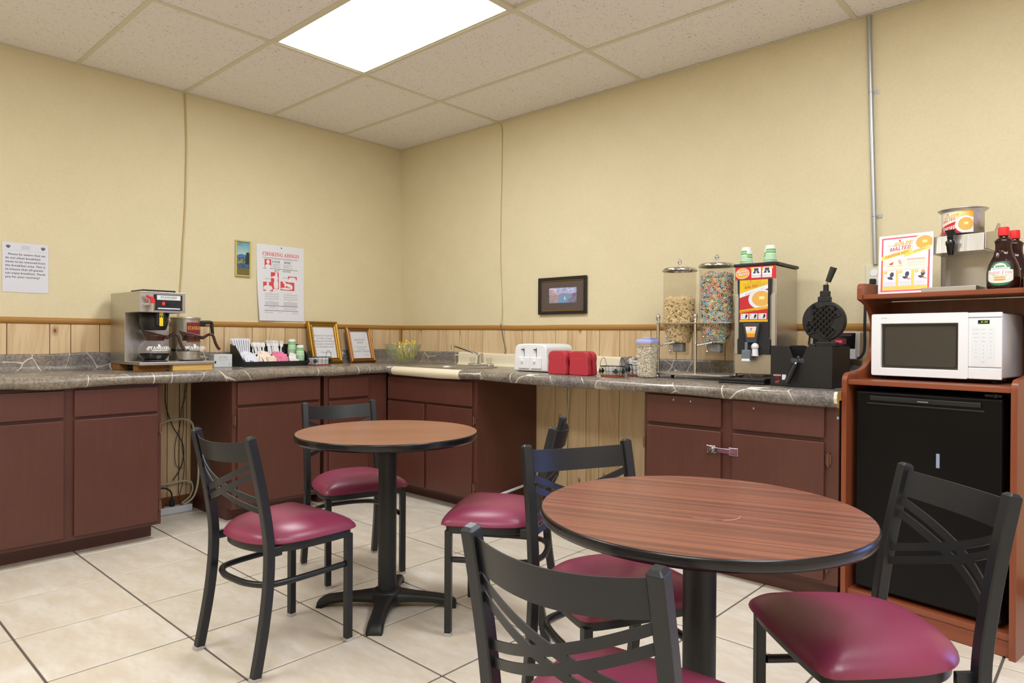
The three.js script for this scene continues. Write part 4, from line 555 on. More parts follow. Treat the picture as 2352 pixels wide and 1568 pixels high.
    fig(125, 215, 105, 128); blob([180, 255, 26, 32], [180, 325, 48, 34]); fig(222, 405, 128, 250); blob([312, 432, 20, 24], [305, 490, 34, 46], [262, 478, 40, 13, -0.2], [290, 585, 22, 70], [320, 585, 20, 72]); fig(95, 555, 160, 135); blob([172, 580, 20, 24], [172, 650, 46, 52], [122, 640, 20, 34, 0.4], [222, 640, 20, 34, -0.4]);
    fig(378, 535, 230, 132); blob([470, 640, 90, 16], [520, 590, 60, 26, 0.3], [455, 580, 14, 40], [560, 615, 18, 34], [440, 552, 26, 14, 0.4]); fig(500, 450, 150, 52); blob([575, 480, 60, 18]); g.fillStyle = Wt; g.fillRect(505, 490, 130, 50); tx(125, 500, 2, 80); tx(415, 470, 2, 70);
    for (const x of [115, 425]) { tx(x + 60, 708, 1, 60); for (let k = 0; k < 3; k++) tx(x, 728 + k * 34, 2, 235, 11); tx(x + 70, 828, 1, 60); for (let k = 0; k < 3; k++) tx(x, 846 + k * 20, 2, 230, 9); } tx(160, 925, 1, 120); tx(425, 925, 1, 220); tx(120, 942, 1, 220); tx(425, 942, 2, 220); tx(100, 1000, 2, 150); tx(330, 1006, 1, 80); tx(560, 1000, 2, 110);
  });
  const PW = 0.375, PH = 0.55; M(p, 'sheet', grid(16, 20, (u, v) => { const x = (u - 0.5) * PW, y = v * PH, curl = 0.02 * Math.pow(1 - u, 3) * Math.pow(1 - v, 2) + 0.004 * Math.pow(1 - v, 2); return [x + curl * 0.6, y, 0.001 + curl, u, v]; }), print(pt, 0.8)); M(p, 'push_pin', new THREE.SphereGeometry(0.004, 10, 8).translate(0.004, PH - 0.016, 0.004), MAT.blackMatte);
  const c = M(scene, 'painted_cord', tube([[0.006, 2.724, 1.806], [0.006, 2.6, 1.80], [0.006, 2.4, 1.795], [0.006, 2.2, 1.797], [0.006, 1.97, 1.802], [0.006, 1.75, 1.814], [0.006, 1.566, 1.823], [0.006, 1.36, 1.836], [0.028, 1.235, 1.842], [0.024, 1.19, 1.842], [0.018, 1.05, 1.845]], 0.0045, 90, 6), MAT.cordTan); tag(c, 'painted cord running down the wall behind the coffee machine', 'cord');
}
// ------------------------------------------------------------------ wall things, sink wall
{
  const f = thing('framed_painting', 'black framed lake painting with dark mat on the sink wall', 'picture', [1.752, 1.297, 0.0015]);
  const w = 0.412, h = 0.254, b = 0.022; const fm = std(0x19191c, 0.3); for (const g of [b6(-w / 2, w / 2, 0, b, 0.001, 0.02, 0.003), b6(-w / 2, w / 2, h - b, h, 0.001, 0.02, 0.003), b6(-w / 2, -w / 2 + b, b, h - b, 0.001, 0.02, 0.003), b6(w / 2 - b, w / 2, b, h - b, 0.001, 0.02, 0.003)]) M(f, 'moulding', g, fm);
  const i = b, e = 0.004; M(f, 'gold_fillet', [b6(-w / 2 + i, w / 2 - i, i, i + e, 0.008, 0.014), b6(-w / 2 + i, w / 2 - i, h - i - e, h - i, 0.008, 0.014), b6(-w / 2 + i, -w / 2 + i + e, i, h - i, 0.008, 0.014), b6(w / 2 - i - e, w / 2 - i, i, h - i, 0.008, 0.014)], MAT.gold);
  M(f, 'mat_board', b6(-w / 2 + i, w / 2 - i, i, h - i, 0.004, 0.008), std(0x5a4c45, 0.8), 'dark brown mat');
  M(f, 'lake_print', plane(0.235, 0.103, 0.004, h / 2 + 0.002, 0.0086), print(canv(512, 224, (g, W, H) => { const q = g.createLinearGradient(0, 0, 0, H); q.addColorStop(0, '#8c94c8'); q.addColorStop(0.4, '#c4c6e2'); q.addColorStop(0.5, '#7c98c0'); q.addColorStop(1, '#6f9cc0'); g.fillStyle = q; g.fillRect(0, 0, W, H); for (let k = 0; k < 160; k++) { g.fillStyle = ['#d4d4ea', '#9aa0d0', '#b4b8dc'][k % 3]; g.beginPath(); g.ellipse(rnd() * W, rnd() * 80, rr(8, 40), rr(3, 9), 0, 0, 7); g.fill(); } g.fillStyle = '#8a90b4'; g.beginPath(); g.moveTo(160, 108); g.lineTo(260, 76); g.lineTo(400, 90); g.lineTo(512, 70); g.lineTo(512, 118); g.lineTo(160, 116); g.fill(); for (let k = 0; k < 700; k++) { const x = rnd() * 190, y = 20 + rnd() * 204; if (x > 210 - Math.abs(y - 150) * 1.1) continue; g.fillStyle = ['#c98a6c', '#e0b094', '#a86a5c', '#8a7a6a', '#d8a0a4'][k % 5]; g.fillRect(x, y, rr(3, 14), rr(3, 9)); } for (let k = 0; k < 320; k++) { const x = 340 + rnd() * 172, y = 90 + rnd() * 134; if (x + y < 540) continue; g.fillStyle = ['#a84c74', '#c47a90', '#5a4a5c', '#3e4a50'][k % 4]; g.fillRect(x, y, rr(4, 14), rr(4, 10)); } g.fillStyle = '#f4f0e8'; g.beginPath(); g.moveTo(296, 118); g.lineTo(310, 170); g.lineTo(286, 170); g.fill(); g.fillRect(284, 172, 28, 5); }), 0.4));
  const c = M(scene, 'painted_cord', tube([[1.155, 2.722, 0.004], [1.178, 2.67, 0.004], [1.178, 2.343, 0.004], [1.171, 2.034, 0.004], [1.172, 1.7, 0.004], [1.19, 1.36, 0.004], [1.197, 1.236, 0.024]], 0.0028, 70, 6), MAT.cordTan); tag(c, 'thin painted cable running down the wall above the sink', 'cord');
  const d = M(scene, 'grey_cable', tube([[1.197, 1.236, 0.028], [1.2, 1.195, 0.02], [1.215, 1.12, 0.017], [1.24, 1.05, 0.02], [1.252, 1.02, 0.036]], 0.0035, 40, 6), std(0x6a6862, 0.6)); tag(d, 'grey cord crossing the panelling between faucet and toaster', 'cord');
  const k = thing('wall_conduit', 'galvanized metal conduit pipe running down the wall to the outlet', 'conduit');
  M(k, 'pipe', rod([3.648, 2.727, 0.014], [3.686, 1.502, 0.014], 0.0105, 16), MAT.conduit);
  for (const y of [2.348, 1.736]) { const x = 3.648 + (2.727 - y) / 1.225 * 0.038; M(k, 'strap', [new THREE.TorusGeometry(0.0115, 0.0018, 8, 20).rotateX(PI / 2).translate(x, y, 0.013), b6(x + 0.01, x + 0.034, y - 0.009, y + 0.009, 0.0005, 0.0025, 0.001), cy(0.004, 0.004, 0.003).rotateX(PI / 2).translate(x + 0.025, y, 0.003)], MAT.conduit); }
  const o = thing('wall_outlet', 'ivory wall outlet with a plugged-in black cord behind the hutch', 'outlet', [3.69, 1.44, 0.001]); M(o, 'cover_plate', bx(0.1, 0.125, 0.006, 0, 0, 0.0032, 0.002), std(0xd9d5bd, 0.5));
  for (const y of [-0.022, 0.022]) M(o, 'socket', [cy(0.017, 0.017, 0.003).rotateX(PI / 2).translate(-0.012, y, 0.007)], MAT.white);
  M(o, 'plug', [bx(0.026, 0.026, 0.03, -0.012, -0.022, 0.023, 0.005)], MAT.blackMatte, 'black plug');
  const oc = M(scene, 'power_cable', tube([[3.678, 1.408, 0.03], [3.66, 1.39, 0.05], [3.655, 1.33, 0.06], [3.66, 1.2, 0.09], [3.662, 1.09, 0.1], [3.648, 1.05, 0.11], [3.632, 1.043, 0.112]], 0.0065, 60, 8), MAT.blackMatte); tag(oc, 'black power cord from the outlet to the timer box', 'cord');
}
// ------------------------------------------------------------------ things on the sink counter (front faces +z)
{ // toaster
  const t = thing('toaster', 'white four-slice toaster on the counter beside the sink', 'toaster', [1.86, cyr(1.86) + 0.0005, 0.335]), W = 0.25, D = 0.27, H = 0.165;
  const s = new THREE.Shape(); s.moveTo(-W / 2 - 0.004, 0.012); s.lineTo(W / 2 + 0.004, 0.012); s.lineTo(W / 2 - 0.004, H - 0.03); s.quadraticCurveTo(W / 2 - 0.006, H - 0.004, W / 2 - 0.035, H - 0.002); s.quadraticCurveTo(0, H + 0.006, -W / 2 + 0.035, H - 0.002); s.quadraticCurveTo(-W / 2 + 0.006, H - 0.004, -W / 2 + 0.004, H - 0.03); s.lineTo(-W / 2 - 0.004, 0.012);
  M(t, 'body', ext(s, D - 0.02, 0.008, 10).translate(0, 0, -D / 2 + 0.01), MAT.white);
  M(t, 'base', b6(-W / 2 + 0.012, W / 2 - 0.006, 0.001, 0.0115, -D / 2 + 0.02, D / 2 - 0.01, 0.003), MAT.blackMatte);
  for (const x of [-0.05, 0.05]) {
    M(t, 'front_bay', b6(x - 0.042, x + 0.042, 0.02, 0.09, D / 2 - 0.004, D / 2 + 0.006, 0.004), MAT.white);
    M(t, 'lever_slot', b6(x - 0.0015, x + 0.0015, 0.088, 0.15, D / 2 - 0.003, D / 2 - 0.0012), MAT.black); M(t, 'lever', b6(x - 0.016, x + 0.003, 0.136, 0.142, D / 2 - 0.002, D / 2 + 0.012, 0.002), MAT.darkGrey);
    M(t, 'dial', [cy(0.008, 0.009, 0.01).rotateX(PI / 2).translate(x - 0.012, 0.066, D / 2 + 0.01)], MAT.white);
    for (const q of [-0.022, 0.022]) M(t, 'bread_slot', b6(x + q - 0.011, x + q + 0.011, H - 0.004, H + 0.0035, -D / 2 + 0.05, D / 2 - 0.05, 0.003), MAT.blackMatte);
  }
}
{ // two red bagel slicers
  const mk = (label, p) => {
    const t = thing('bagel_slicer', label, 'slicer', p, -0.05, 'red plastic slicers');
    const sh = () => { const s = new THREE.Shape(); s.moveTo(-0.064, 0.004); s.quadraticCurveTo(-0.064, 0, -0.058, 0); s.lineTo(0.058, 0); s.quadraticCurveTo(0.064, 0, 0.064, 0.006); s.bezierCurveTo(0.066, 0.045, 0.056, 0.06, 0.062, 0.085); s.bezierCurveTo(0.065, 0.118, 0.045, 0.128, 0.03, 0.128); s.lineTo(-0.03, 0.128); s.bezierCurveTo(-0.05, 0.128, -0.067, 0.115, -0.063, 0.085); s.bezierCurveTo(-0.057, 0.06, -0.066, 0.045, -0.064, 0.004); const h = new THREE.Path(); h.moveTo(-0.034, 0.094); h.quadraticCurveTo(0, 0.1, 0.034, 0.094); h.quadraticCurveTo(0, 0.087, -0.034, 0.094); s.holes.push(h); return s; };
    M(t, 'front_plate', ext(sh(), 0.022, 0.005, 10).translate(0, 0.005, 0.01), MAT.redPlastic); M(t, 'back_plate', ext(sh(), 0.022, 0.005, 10).translate(0, 0.005, -0.045), MAT.redPlastic);
    M(t, 'spacer', b6(-0.05, 0.05, 0.0005, 0.05, -0.02, 0.008, 0.004), MAT.redPlastic); M(t, 'slot_bed', b6(-0.038, 0.038, 0.088, 0.108, 0.008, 0.016), std(0x5a1016, 0.6)); return t;
  };
  mk('red plastic bagel slicer standing beside the toaster', [2.145, cyr(2.145) + 0.0005, 0.525]); mk('red plastic bagel slicer standing beside the wire baskets', [2.292, cyr(2.292) + 0.0005, 0.515]);
}
basket('black wire basket holding a small white bowl beside the red slicer', [2.488, cyr(2.49) + 0.0005, 0.50], -0.1, 0.14, 0.1, 0.058);
basket('black wire basket with a lidded white bowl behind the plastic cereal tub', [2.562, cyr(2.56) + 0.0005, 0.335], -0.1, 0.15, 0.11, 0.064);
{
  const b = M(scene, 'white_bowl', lathe([[0, 0], [0.03, 0], [0.034, 0.004], [0.046, 0.036], [0.05, 0.046], [0.047, 0.046], [0.042, 0.034], [0.03, 0.008], [0, 0.006]], 36), MAT.white); tag(b, 'small white bowl standing inside the front wire basket', 'bowl'); b.position.set(2.488, cyr(2.49) + 0.009, 0.50); b.scale.set(1.05, 1, 0.8);
  const c = thing('lidded_bowl', 'white plastic bowl with grey lid inside the rear wire basket', 'bowl', [2.562, cyr(2.56) + 0.009, 0.335]); M(c, 'bowl', lathe([[0, 0], [0.03, 0], [0.034, 0.004], [0.042, 0.05], [0.045, 0.066], [0.042, 0.066], [0, 0.06]], 36), MAT.white); M(c, 'lid', lathe([[0.042, 0.067], [0.047, 0.068], [0.047, 0.076], [0.042, 0.08], [0, 0.082]], 36), std(0xc9cdd2, 0.4));
}
// cereal: small toroidal rings
const ringG = new THREE.TorusGeometry(0.0047, 0.0022, 6, 10);
function rings(name, label, pts, mat, colors) {
  const m = new THREE.InstancedMesh(ringG, mat, pts.length), d = new THREE.Object3D(), c = new THREE.Color(); m.name = nm(name);
  pts.forEach((p, i) => { d.position.set(...p); if (p[4] !== undefined) d.rotation.set(rr(-0.5, 0.5), p[4] + rr(-0.5, 0.5), 0, 'YXZ'); else d.rotation.set(rnd() * 6.3, rnd() * 6.3, rnd() * 6.3); d.scale.setScalar(p[3] || 1); d.updateMatrix(); m.setMatrixAt(i, d.matrix); if (colors) m.setColorAt(i, c.set(colors[Math.floor(rnd() * colors.length)])); });
  m.castShadow = m.receiveShadow = true; scene.add(m); tag(m, label, 'cereal', null, 'stuff');
}
function fill(n, fn) { const o = []; while (o.length < n) { const p = fn(); if (p) o.push(p); } return o; }
{ // tub
  const x0 = 2.665, z0 = 0.432, y0 = cyr(2.665) + 0.0005, t = thing('cereal_tub', 'tall clear plastic tub of oat cereal with a lavender lid', 'tub', [x0, y0, z0]);
  const se = (a, r) => { const c = Math.cos(a), s = Math.sin(a), k = Math.pow(Math.pow(Math.abs(c), 5) + Math.pow(Math.abs(s), 5), -0.2); return [c * k * r, s * k * r]; };
  const q = [[0, 0.002], [0.036, 0.001], [0.041, 0.006], [0.047, 0.186], [0.05, 0.188], [0.05, 0.192]]; M(t, 'tub_wall', grid(48, q.length - 1, (u, v) => { const e = q[Math.round(v * (q.length - 1))], [x, z] = se(-u * 2 * PI, e[0]); return [x, e[1], z]; }), MAT.frost);
  const l = [[0.051, 0.186], [0.052, 0.19], [0.052, 0.204], [0.046, 0.208], [0.02, 0.212], [0, 0.212]]; M(t, 'lid', [grid(48, l.length - 1, (u, v) => { const e = l[Math.round(v * (l.length - 1))], [x, z] = se(-u * 2 * PI, e[0]); return [x, e[1], z]; }), bx(0.05, 0.008, 0.07, 0.014, 0.214, 0, 0.003)], std(0xa9aee0, 0.4), 'lavender snap lid');
  rings('oat_cereal', 'pale oat ring cereal inside the plastic tub', fill(3400, () => { const y = rr(0.007, 0.165), r = 0.0355 + 0.005 * y / 0.18; return [x0 + rr(-r, r), y0 + y, z0 + rr(-r, r), 0.85]; }), std(0xf3e9d0, 0.8));
}
{ // double cereal dispenser
  const y0 = cyr(2.88) + 0.0005, z0 = 0.27, t = thing('cereal_dispenser', 'double cereal dispenser with two clear cylinders on a steel stand', 'cereal dispenser', [2.885, y0, z0]);
  const c1 = -0.114, c2 = 0.102, R = 0.089, Y = 0.302;
  M(t, 'base_plate', ext(rrect(0.47, 0.19, 0.06), 0.006, 0.001).rotateX(-PI / 2).translate(0.0, 0.02, 0.0), MAT.steelB);
  for (const [x, z] of [[-0.2, 0.085], [0.2, 0.085], [-0.2, -0.085], [0.2, -0.085]]) M(t, 'foot', lathe([[0, 0.0185], [0.008, 0.0185], [0.012, 0.012], [0.012, 0.004], [0.008, 0], [0, 0]], 16).translate(x, 0, z), MAT.chrome);
  M(t, 'holder_plate', [(() => { const s = rrect(0.472, 0.19, 0.09); for (const c of [c1, c2]) { const h = new THREE.Path(); h.absarc(c, 0, R - 0.006, 0, 2 * PI, true); s.holes.push(h); } return ext(s, 0.005, 0, 24).rotateX(-PI / 2).translate(0, Y - 0.006, 0); })()], MAT.steelB);
  for (const x of [-0.226, -0.001, 0.224]) M(t, 'post', [cy(0.0095, 0.0095, Y - 0.03, x, (Y - 0.03) / 2 + 0.027, 0.035, 16), lathe([[0, 0.05], [0.008, 0.047], [0.0125, 0.036], [0.011, 0.018], [0.006, 0.01], [0.009, 0.004], [0.009, -0.002], [0, -0.002]], 16).translate(x, Y, 0.035)], MAT.chrome);
  for (const [c, H] of [[c1, 0.592], [c2, 0.602]]) {
    M(t, 'cylinder', lathe([[R, H], [R, Y + 0.002], [R - 0.002, Y - 0.03], [R - 0.01, Y - 0.055], [0.055, Y - 0.115], [0.055, Y - 0.168], [0.05, Y - 0.176], [0.03, Y - 0.176]], 56).translate(c, 0, 0), MAT.plastic, 'clear plastic cylinder and hopper');
    M(t, 'cylinder_lid', [lathe([[R + 0.006, H - 0.006], [R + 0.006, H + 0.004], [R - 0.002, H + 0.01], [0.02, H + 0.018], [0, H + 0.018]], 48), lathe([[0.008, H + 0.018], [0.006, H + 0.026], [0.005, H + 0.034], [0.01, H + 0.038], [0.0125, H + 0.048], [0.009, H + 0.057], [0, H + 0.06]], 18)].map(g => g.translate(c, 0, 0)), MAT.chrome, 'steel lid with ball knob');
    M(t, 'crank', [cy(0.008, 0.008, 0.05).rotateX(PI / 2).translate(c - 0.012, Y - 0.115, 0.075), rod([c - 0.052, Y - 0.122, 0.1], [c + 0.02, Y - 0.108, 0.1], 0.004, 8), rod([c - 0.024, Y - 0.078, 0.1], [c - 0.004, Y - 0.152, 0.1], 0.004, 8), new THREE.SphereGeometry(0.0075, 10, 8).translate(c - 0.055, Y - 0.1225, 0.1), new THREE.SphereGeometry(0.0065, 10, 8).translate(c + 0.02, Y - 0.108, 0.1), new THREE.SphereGeometry(0.0075, 10, 8).translate(c - 0.003, Y - 0.155, 0.1), new THREE.SphereGeometry(0.0065, 10, 8).translate(c - 0.024, Y - 0.078, 0.1)], MAT.chrome, 'chrome cross-shaped crank');
    M(t, 'paddle', bx(0.06, 0.05, 0.05, c, Y - 0.135, 0, 0.008), std(0x8e9296, 0.3, 0, {}));
  }
  const P = [2.885, y0, z0], inside = (c, y1, sc) => () => { const y = rr(Y - 0.105, y1), r = (y > Y ? R : y > Y - 0.055 ? mix(R - 0.01, R, (y - Y + 0.055) / 0.055) : mix(0.058, R - 0.01, (y - Y + 0.115) / 0.06)) - 0.0075, a = rnd() * 6.2832, q = Math.sqrt(mix(0.35, 1, rnd())) * r; if (y > y1 - 0.035 * (q / r)) return null; return [P[0] + c + q * Math.cos(a), P[1] + y, P[2] + q * Math.sin(a), sc, PI / 2 - a]; };
  rings('oat_cereal', 'tan oat ring cereal half filling a dispenser cylinder', fill(4200, inside(c1, Y + 0.165, 0.95)), std(0xf2dcae, 0.75));
  rings('fruit_cereal', 'pastel coloured fruit ring cereal filling a dispenser cylinder', fill(4300, inside(c2, Y + 0.285, 1.25)), std(0xffffff, 0.75), ['#f2b496', '#f0a2a6', '#98ccd6', '#ebe09a', '#b2deb8', '#d0c4dc', '#86c0d2', '#f6cda8']);
}
// ------------------------------------------------------------------ batter dispenser with cups on top
const waffle = (g, x, y, r, ry) => { g.save(); g.beginPath(); g.ellipse(x, y, r * 1.3, ry * 1.3, 0, 0, 7); g.fillStyle = '#dfe3ee'; g.fill(); g.beginPath(); g.ellipse(x + r * 0.08, y - ry * 0.04, r, ry, 0, 0, 7); g.fillStyle = '#c8802c'; g.fill(); g.clip(); g.strokeStyle = '#e6b45c'; g.lineWidth = r * 0.11; for (let k = -6; k < 7; k++) { g.beginPath(); g.moveTo(x + k * r * 0.3 - r, y + ry); g.lineTo(x + k * r * 0.3 + r, y - ry); g.stroke(); g.beginPath(); g.moveTo(x + k * r * 0.3 - r, y - ry); g.lineTo(x + k * r * 0.3 + r, y + ry); g.stroke(); } g.fillStyle = '#f6e68c'; g.fillRect(x - r * 0.15, y - ry * 0.35, r * 0.55, ry * 0.4); g.restore(); };
const malted = (g, x, y, s, rot) => { g.save(); g.translate(x, y); g.rotate(rot); g.textAlign = 'left'; g.font = `italic bold ${s}px sans-serif`; g.lineWidth = s * 0.05; g.strokeStyle = '#5a4a10'; g.strokeText('GOLDEN', s * 0.9, 0); g.fillStyle = '#e4c02a'; g.fillText('GOLDEN', s * 0.9, 0); g.fillStyle = '#c22830'; g.fillText('MALTED', 0, s * 0.86); g.fillStyle = '#8a8478'; g.font = `italic ${s * 0.4}px serif`; g.fillText('Waffle', -s * 0.3, -s * 0.1); g.fillText('Pancake &', s * 4.1, s * 0.3); g.fillText('Waffle Flour', s * 4.0, s * 0.75); g.fillStyle = '#d8645c'; g.fillRect(s * 1.9, -s * 1.2, s * 0.4, s * 0.4); g.restore(); };
{
  const y0 = cyr(3.23) + 0.0005, t = thing('batter_dispenser', 'stainless waffle batter dispenser with printed front and black top', 'dispenser', [3.232, y0, 0.36]), W = 0.212, D = 0.28, H = 0.585;
  M(t, 'cabinet', bx(W, H - 0.05, D, 0, H / 2 + 0.015, -D / 2, 0.004), MAT.steel);
  M(t, 'top_cover', bx(W + 0.012, 0.016, D + 0.014, 0, H, -D / 2, 0.005), MAT.black);
  M(t, 'side_rail', b6(-W / 2 + 0.002, -W / 2 + 0.026, 0.14, 0.44, 0.0, 0.006, 0.003), MAT.steelB); M(t, 'side_rail', b6(W / 2 - 0.026, W / 2 - 0.004, 0.14, 0.44, 0.0, 0.006, 0.003), MAT.steelB);
  M(t, 'front_panel', ext(shp([[-0.083, 0.142], [0.076, 0.142], [0.078, 0.21], [0.07, 0.222], [0.07, 0.43], [0.078, 0.445], [0.08, 0.51], [-0.085, 0.51], [-0.083, 0.445], [-0.078, 0.43], [-0.078, 0.222], [-0.084, 0.21]]), 0.012, 0.002, 2), MAT.darkGrey.clone()).material.color.set(0x1b1c20);
  M(t, 'nozzle_housing', ext(shp([[-0.038, 0.29], [0.038, 0.29], [0.024, 0.2], [-0.022, 0.2]]), 0.014, 0.003, 2).translate(-0.008, 0, 0.014), std(0x3c404a, 0.45));
  M(t, 'header_print', plane(W - 0.006, 0.064, 0, 0.545, 0.0025), print(canv(768, 270, (g, w, h) => { g.fillStyle = '#cf2b30'; g.fillRect(0, 0, w, h); g.fillStyle = '#e6ece0'; g.beginPath(); g.ellipse(140, 140, 132, 112, -0.15, 0, 7); g.fill(); g.fillStyle = '#e8b41e'; g.beginPath(); g.ellipse(140, 140, 122, 102, -0.15, 0, 7); g.fill(); g.save(); g.translate(140, 130); g.rotate(-0.12); g.font = 'italic bold 66px sans-serif'; g.textAlign = 'center'; g.lineWidth = 8; g.strokeStyle = '#b8242a'; g.strokeText('Better', 0, -12); g.strokeText('Batter', 14, 46); g.fillStyle = '#fff'; g.fillText('Better', 0, -12); g.fillText('Batter', 14, 46); g.restore(); for (const [x, s] of [[310, 'Place Cup'], [510, 'Push & Lift']]) { g.fillStyle = '#e8eaf0'; g.fillRect(x, 26, 180, 214); g.fillStyle = '#efd24e'; g.fillRect(x, 26, 30, 70); g.fillStyle = '#3a4048'; g.fillRect(x + 48, 44, 84, 50); g.beginPath(); g.moveTo(x + 26, 150); g.lineTo(x + 50, 98); g.lineTo(x + 130, 98); g.lineTo(x + 154, 150); g.fill(); g.fillStyle = '#fff'; g.fillRect(x + 80, 110, 22, 40); textLines(g, [s], x + 90, 214, 0, 'italic 38px serif', '#c23a40'); g.fillStyle = '#efd24e'; g.beginPath(); g.arc(x + (x < 400 ? 8 : 176), 44, 26, 0, 7); g.fill(); } }), 0.4), 'red and yellow header print');
  M(t, 'poster_print', plane(0.142, 0.208, -0.003, 0.405, 0.0148), print(canv(576, 780, (g, w, h) => { g.fillStyle = '#e2bd22'; g.fillRect(0, 0, w, h); g.fillStyle = '#c22a32'; g.beginPath(); g.moveTo(0, 300); g.lineTo(w, 130); g.lineTo(w, h); g.lineTo(0, h); g.fill(); g.fillStyle = '#e6e7f0'; g.beginPath(); g.moveTo(0, 250); g.lineTo(w, 95); g.lineTo(w, 170); g.lineTo(0, 330); g.fill(); malted(g, 90, 110, 70, -0.12); g.save(); g.translate(300, 220); g.rotate(-0.27); textLines(g, ["Simply the Finest!"], 0, 14, 0, 'italic 46px serif', '#b8909c'); g.restore(); waffle(g, 430, 360, 190, 140); g.fillStyle = '#e2b022'; g.beginPath(); g.moveTo(0, 560); g.lineTo(w, 490); g.lineTo(w, 540); g.lineTo(0, 612); g.fill(); g.save(); g.translate(170, 584); g.rotate(-0.1); textLines(g, ['Simple Baker Instructions'], 0, 0, 0, 'bold 25px sans-serif', '#4a4030'); g.restore(); for (const x of [24, 206, 388]) { g.fillStyle = '#dfe5ee'; g.fillRect(x, 626, 160, 104); g.fillStyle = '#e6cf4e'; g.beginPath(); g.arc(x + 30, 652, 18, 0, 7); g.fill(); g.fillStyle = '#2c2a30'; g.beginPath(); g.ellipse(x + 118, 672, 22, 34, 0.3, 0, 7); g.fill(); g.fillRect(x + 84, 700, 40, 14); g.fillStyle = '#a9b0bc'; g.fillRect(x + 14, 690, 60, 5); g.fillRect(x + 14, 704, 50, 5); } g.fillStyle = '#e2b022'; g.fillRect(0, 742, w, 38); }), 0.35), 'waffle advertising print');
  M(t, 'nozzle_print', (() => { const g = new THREE.ShapeGeometry(shp([[-0.028, 0.0], [0.028, 0.0], [0.018, -0.054], [-0.018, -0.054]])), p = g.attributes.position, uv = g.attributes.uv; for (let i = 0; i < p.count; i++) uv.setXY(i, (p.getX(i) + 0.028) / 0.056, 1 + p.getY(i) / 0.054); return g.translate(-0.009, 0.278, 0.0312); })(), print(canv(256, 256, (g, w, h) => { g.fillStyle = '#e8e2d8'; g.fillRect(0, 0, w, h); g.fillStyle = '#f0cf70'; g.fillRect(0, 110, w, 60); g.fillStyle = '#e8952c'; g.fillRect(0, 166, w, 90); g.fillStyle = '#8c92c0'; g.fillRect(112, 40, 36, 60); g.fillStyle = '#d04a40'; g.fillRect(140, 34, 22, 20); g.strokeStyle = '#d03c34'; g.lineWidth = 12; g.strokeRect(0, 0, w, h); }), 0.4));
  M(t, 'nozzle', [cy(0.013, 0.017, 0.045, 0.012, 0.155, 0.03, 20), new THREE.SphereGeometry(0.018, 16, 12).translate(0.012, 0.178, 0.03)], MAT.whiteMatte, 'white spout');
  M(t, 'push_lever', [bx(0.042, 0.055, 0.02, -0.024, 0.135, 0.048, 0.004), bx(0.014, 0.045, 0.012, -0.024, 0.178, 0.05, 0.006)], std(0x6f757d, 0.45), 'grey push lever'); M(t, 'lever_tip', bx(0.042, 0.016, 0.021, -0.024, 0.112, 0.0485, 0.004), MAT.white);
  const d = M(t, 'drip_tray', [b6(-0.122, 0.105, 0.0005, 0.012, 0.005, 0.15, 0.004), b6(-0.122, 0.105, 0.012, 0.028, 0.135, 0.15, 0.005), b6(-0.122, -0.1, 0.012, 0.03, 0.005, 0.135, 0.005), b6(0.09, 0.105, 0.012, 0.03, 0.005, 0.135, 0.005)], MAT.black, 'black plastic drip tray'); M(d, 'drip_grid', b6(-0.098, 0.088, 0.0125, 0.016, 0.008, 0.132), MAT.blackMatte);
  cupStack([3.152, y0 + 0.5935, 0.275], 3, 'green striped paper cup stacked upside down on the dispenser, beside the cereal cylinder', 'paper cups on the batter dispenser, cereal side', -2);
  cupStack([3.268, y0 + 0.5935, 0.275], 3, 'green striped paper cup stacked upside down on the dispenser, beside the waffle iron', 'paper cups on the batter dispenser, waffle iron side', 2);
}
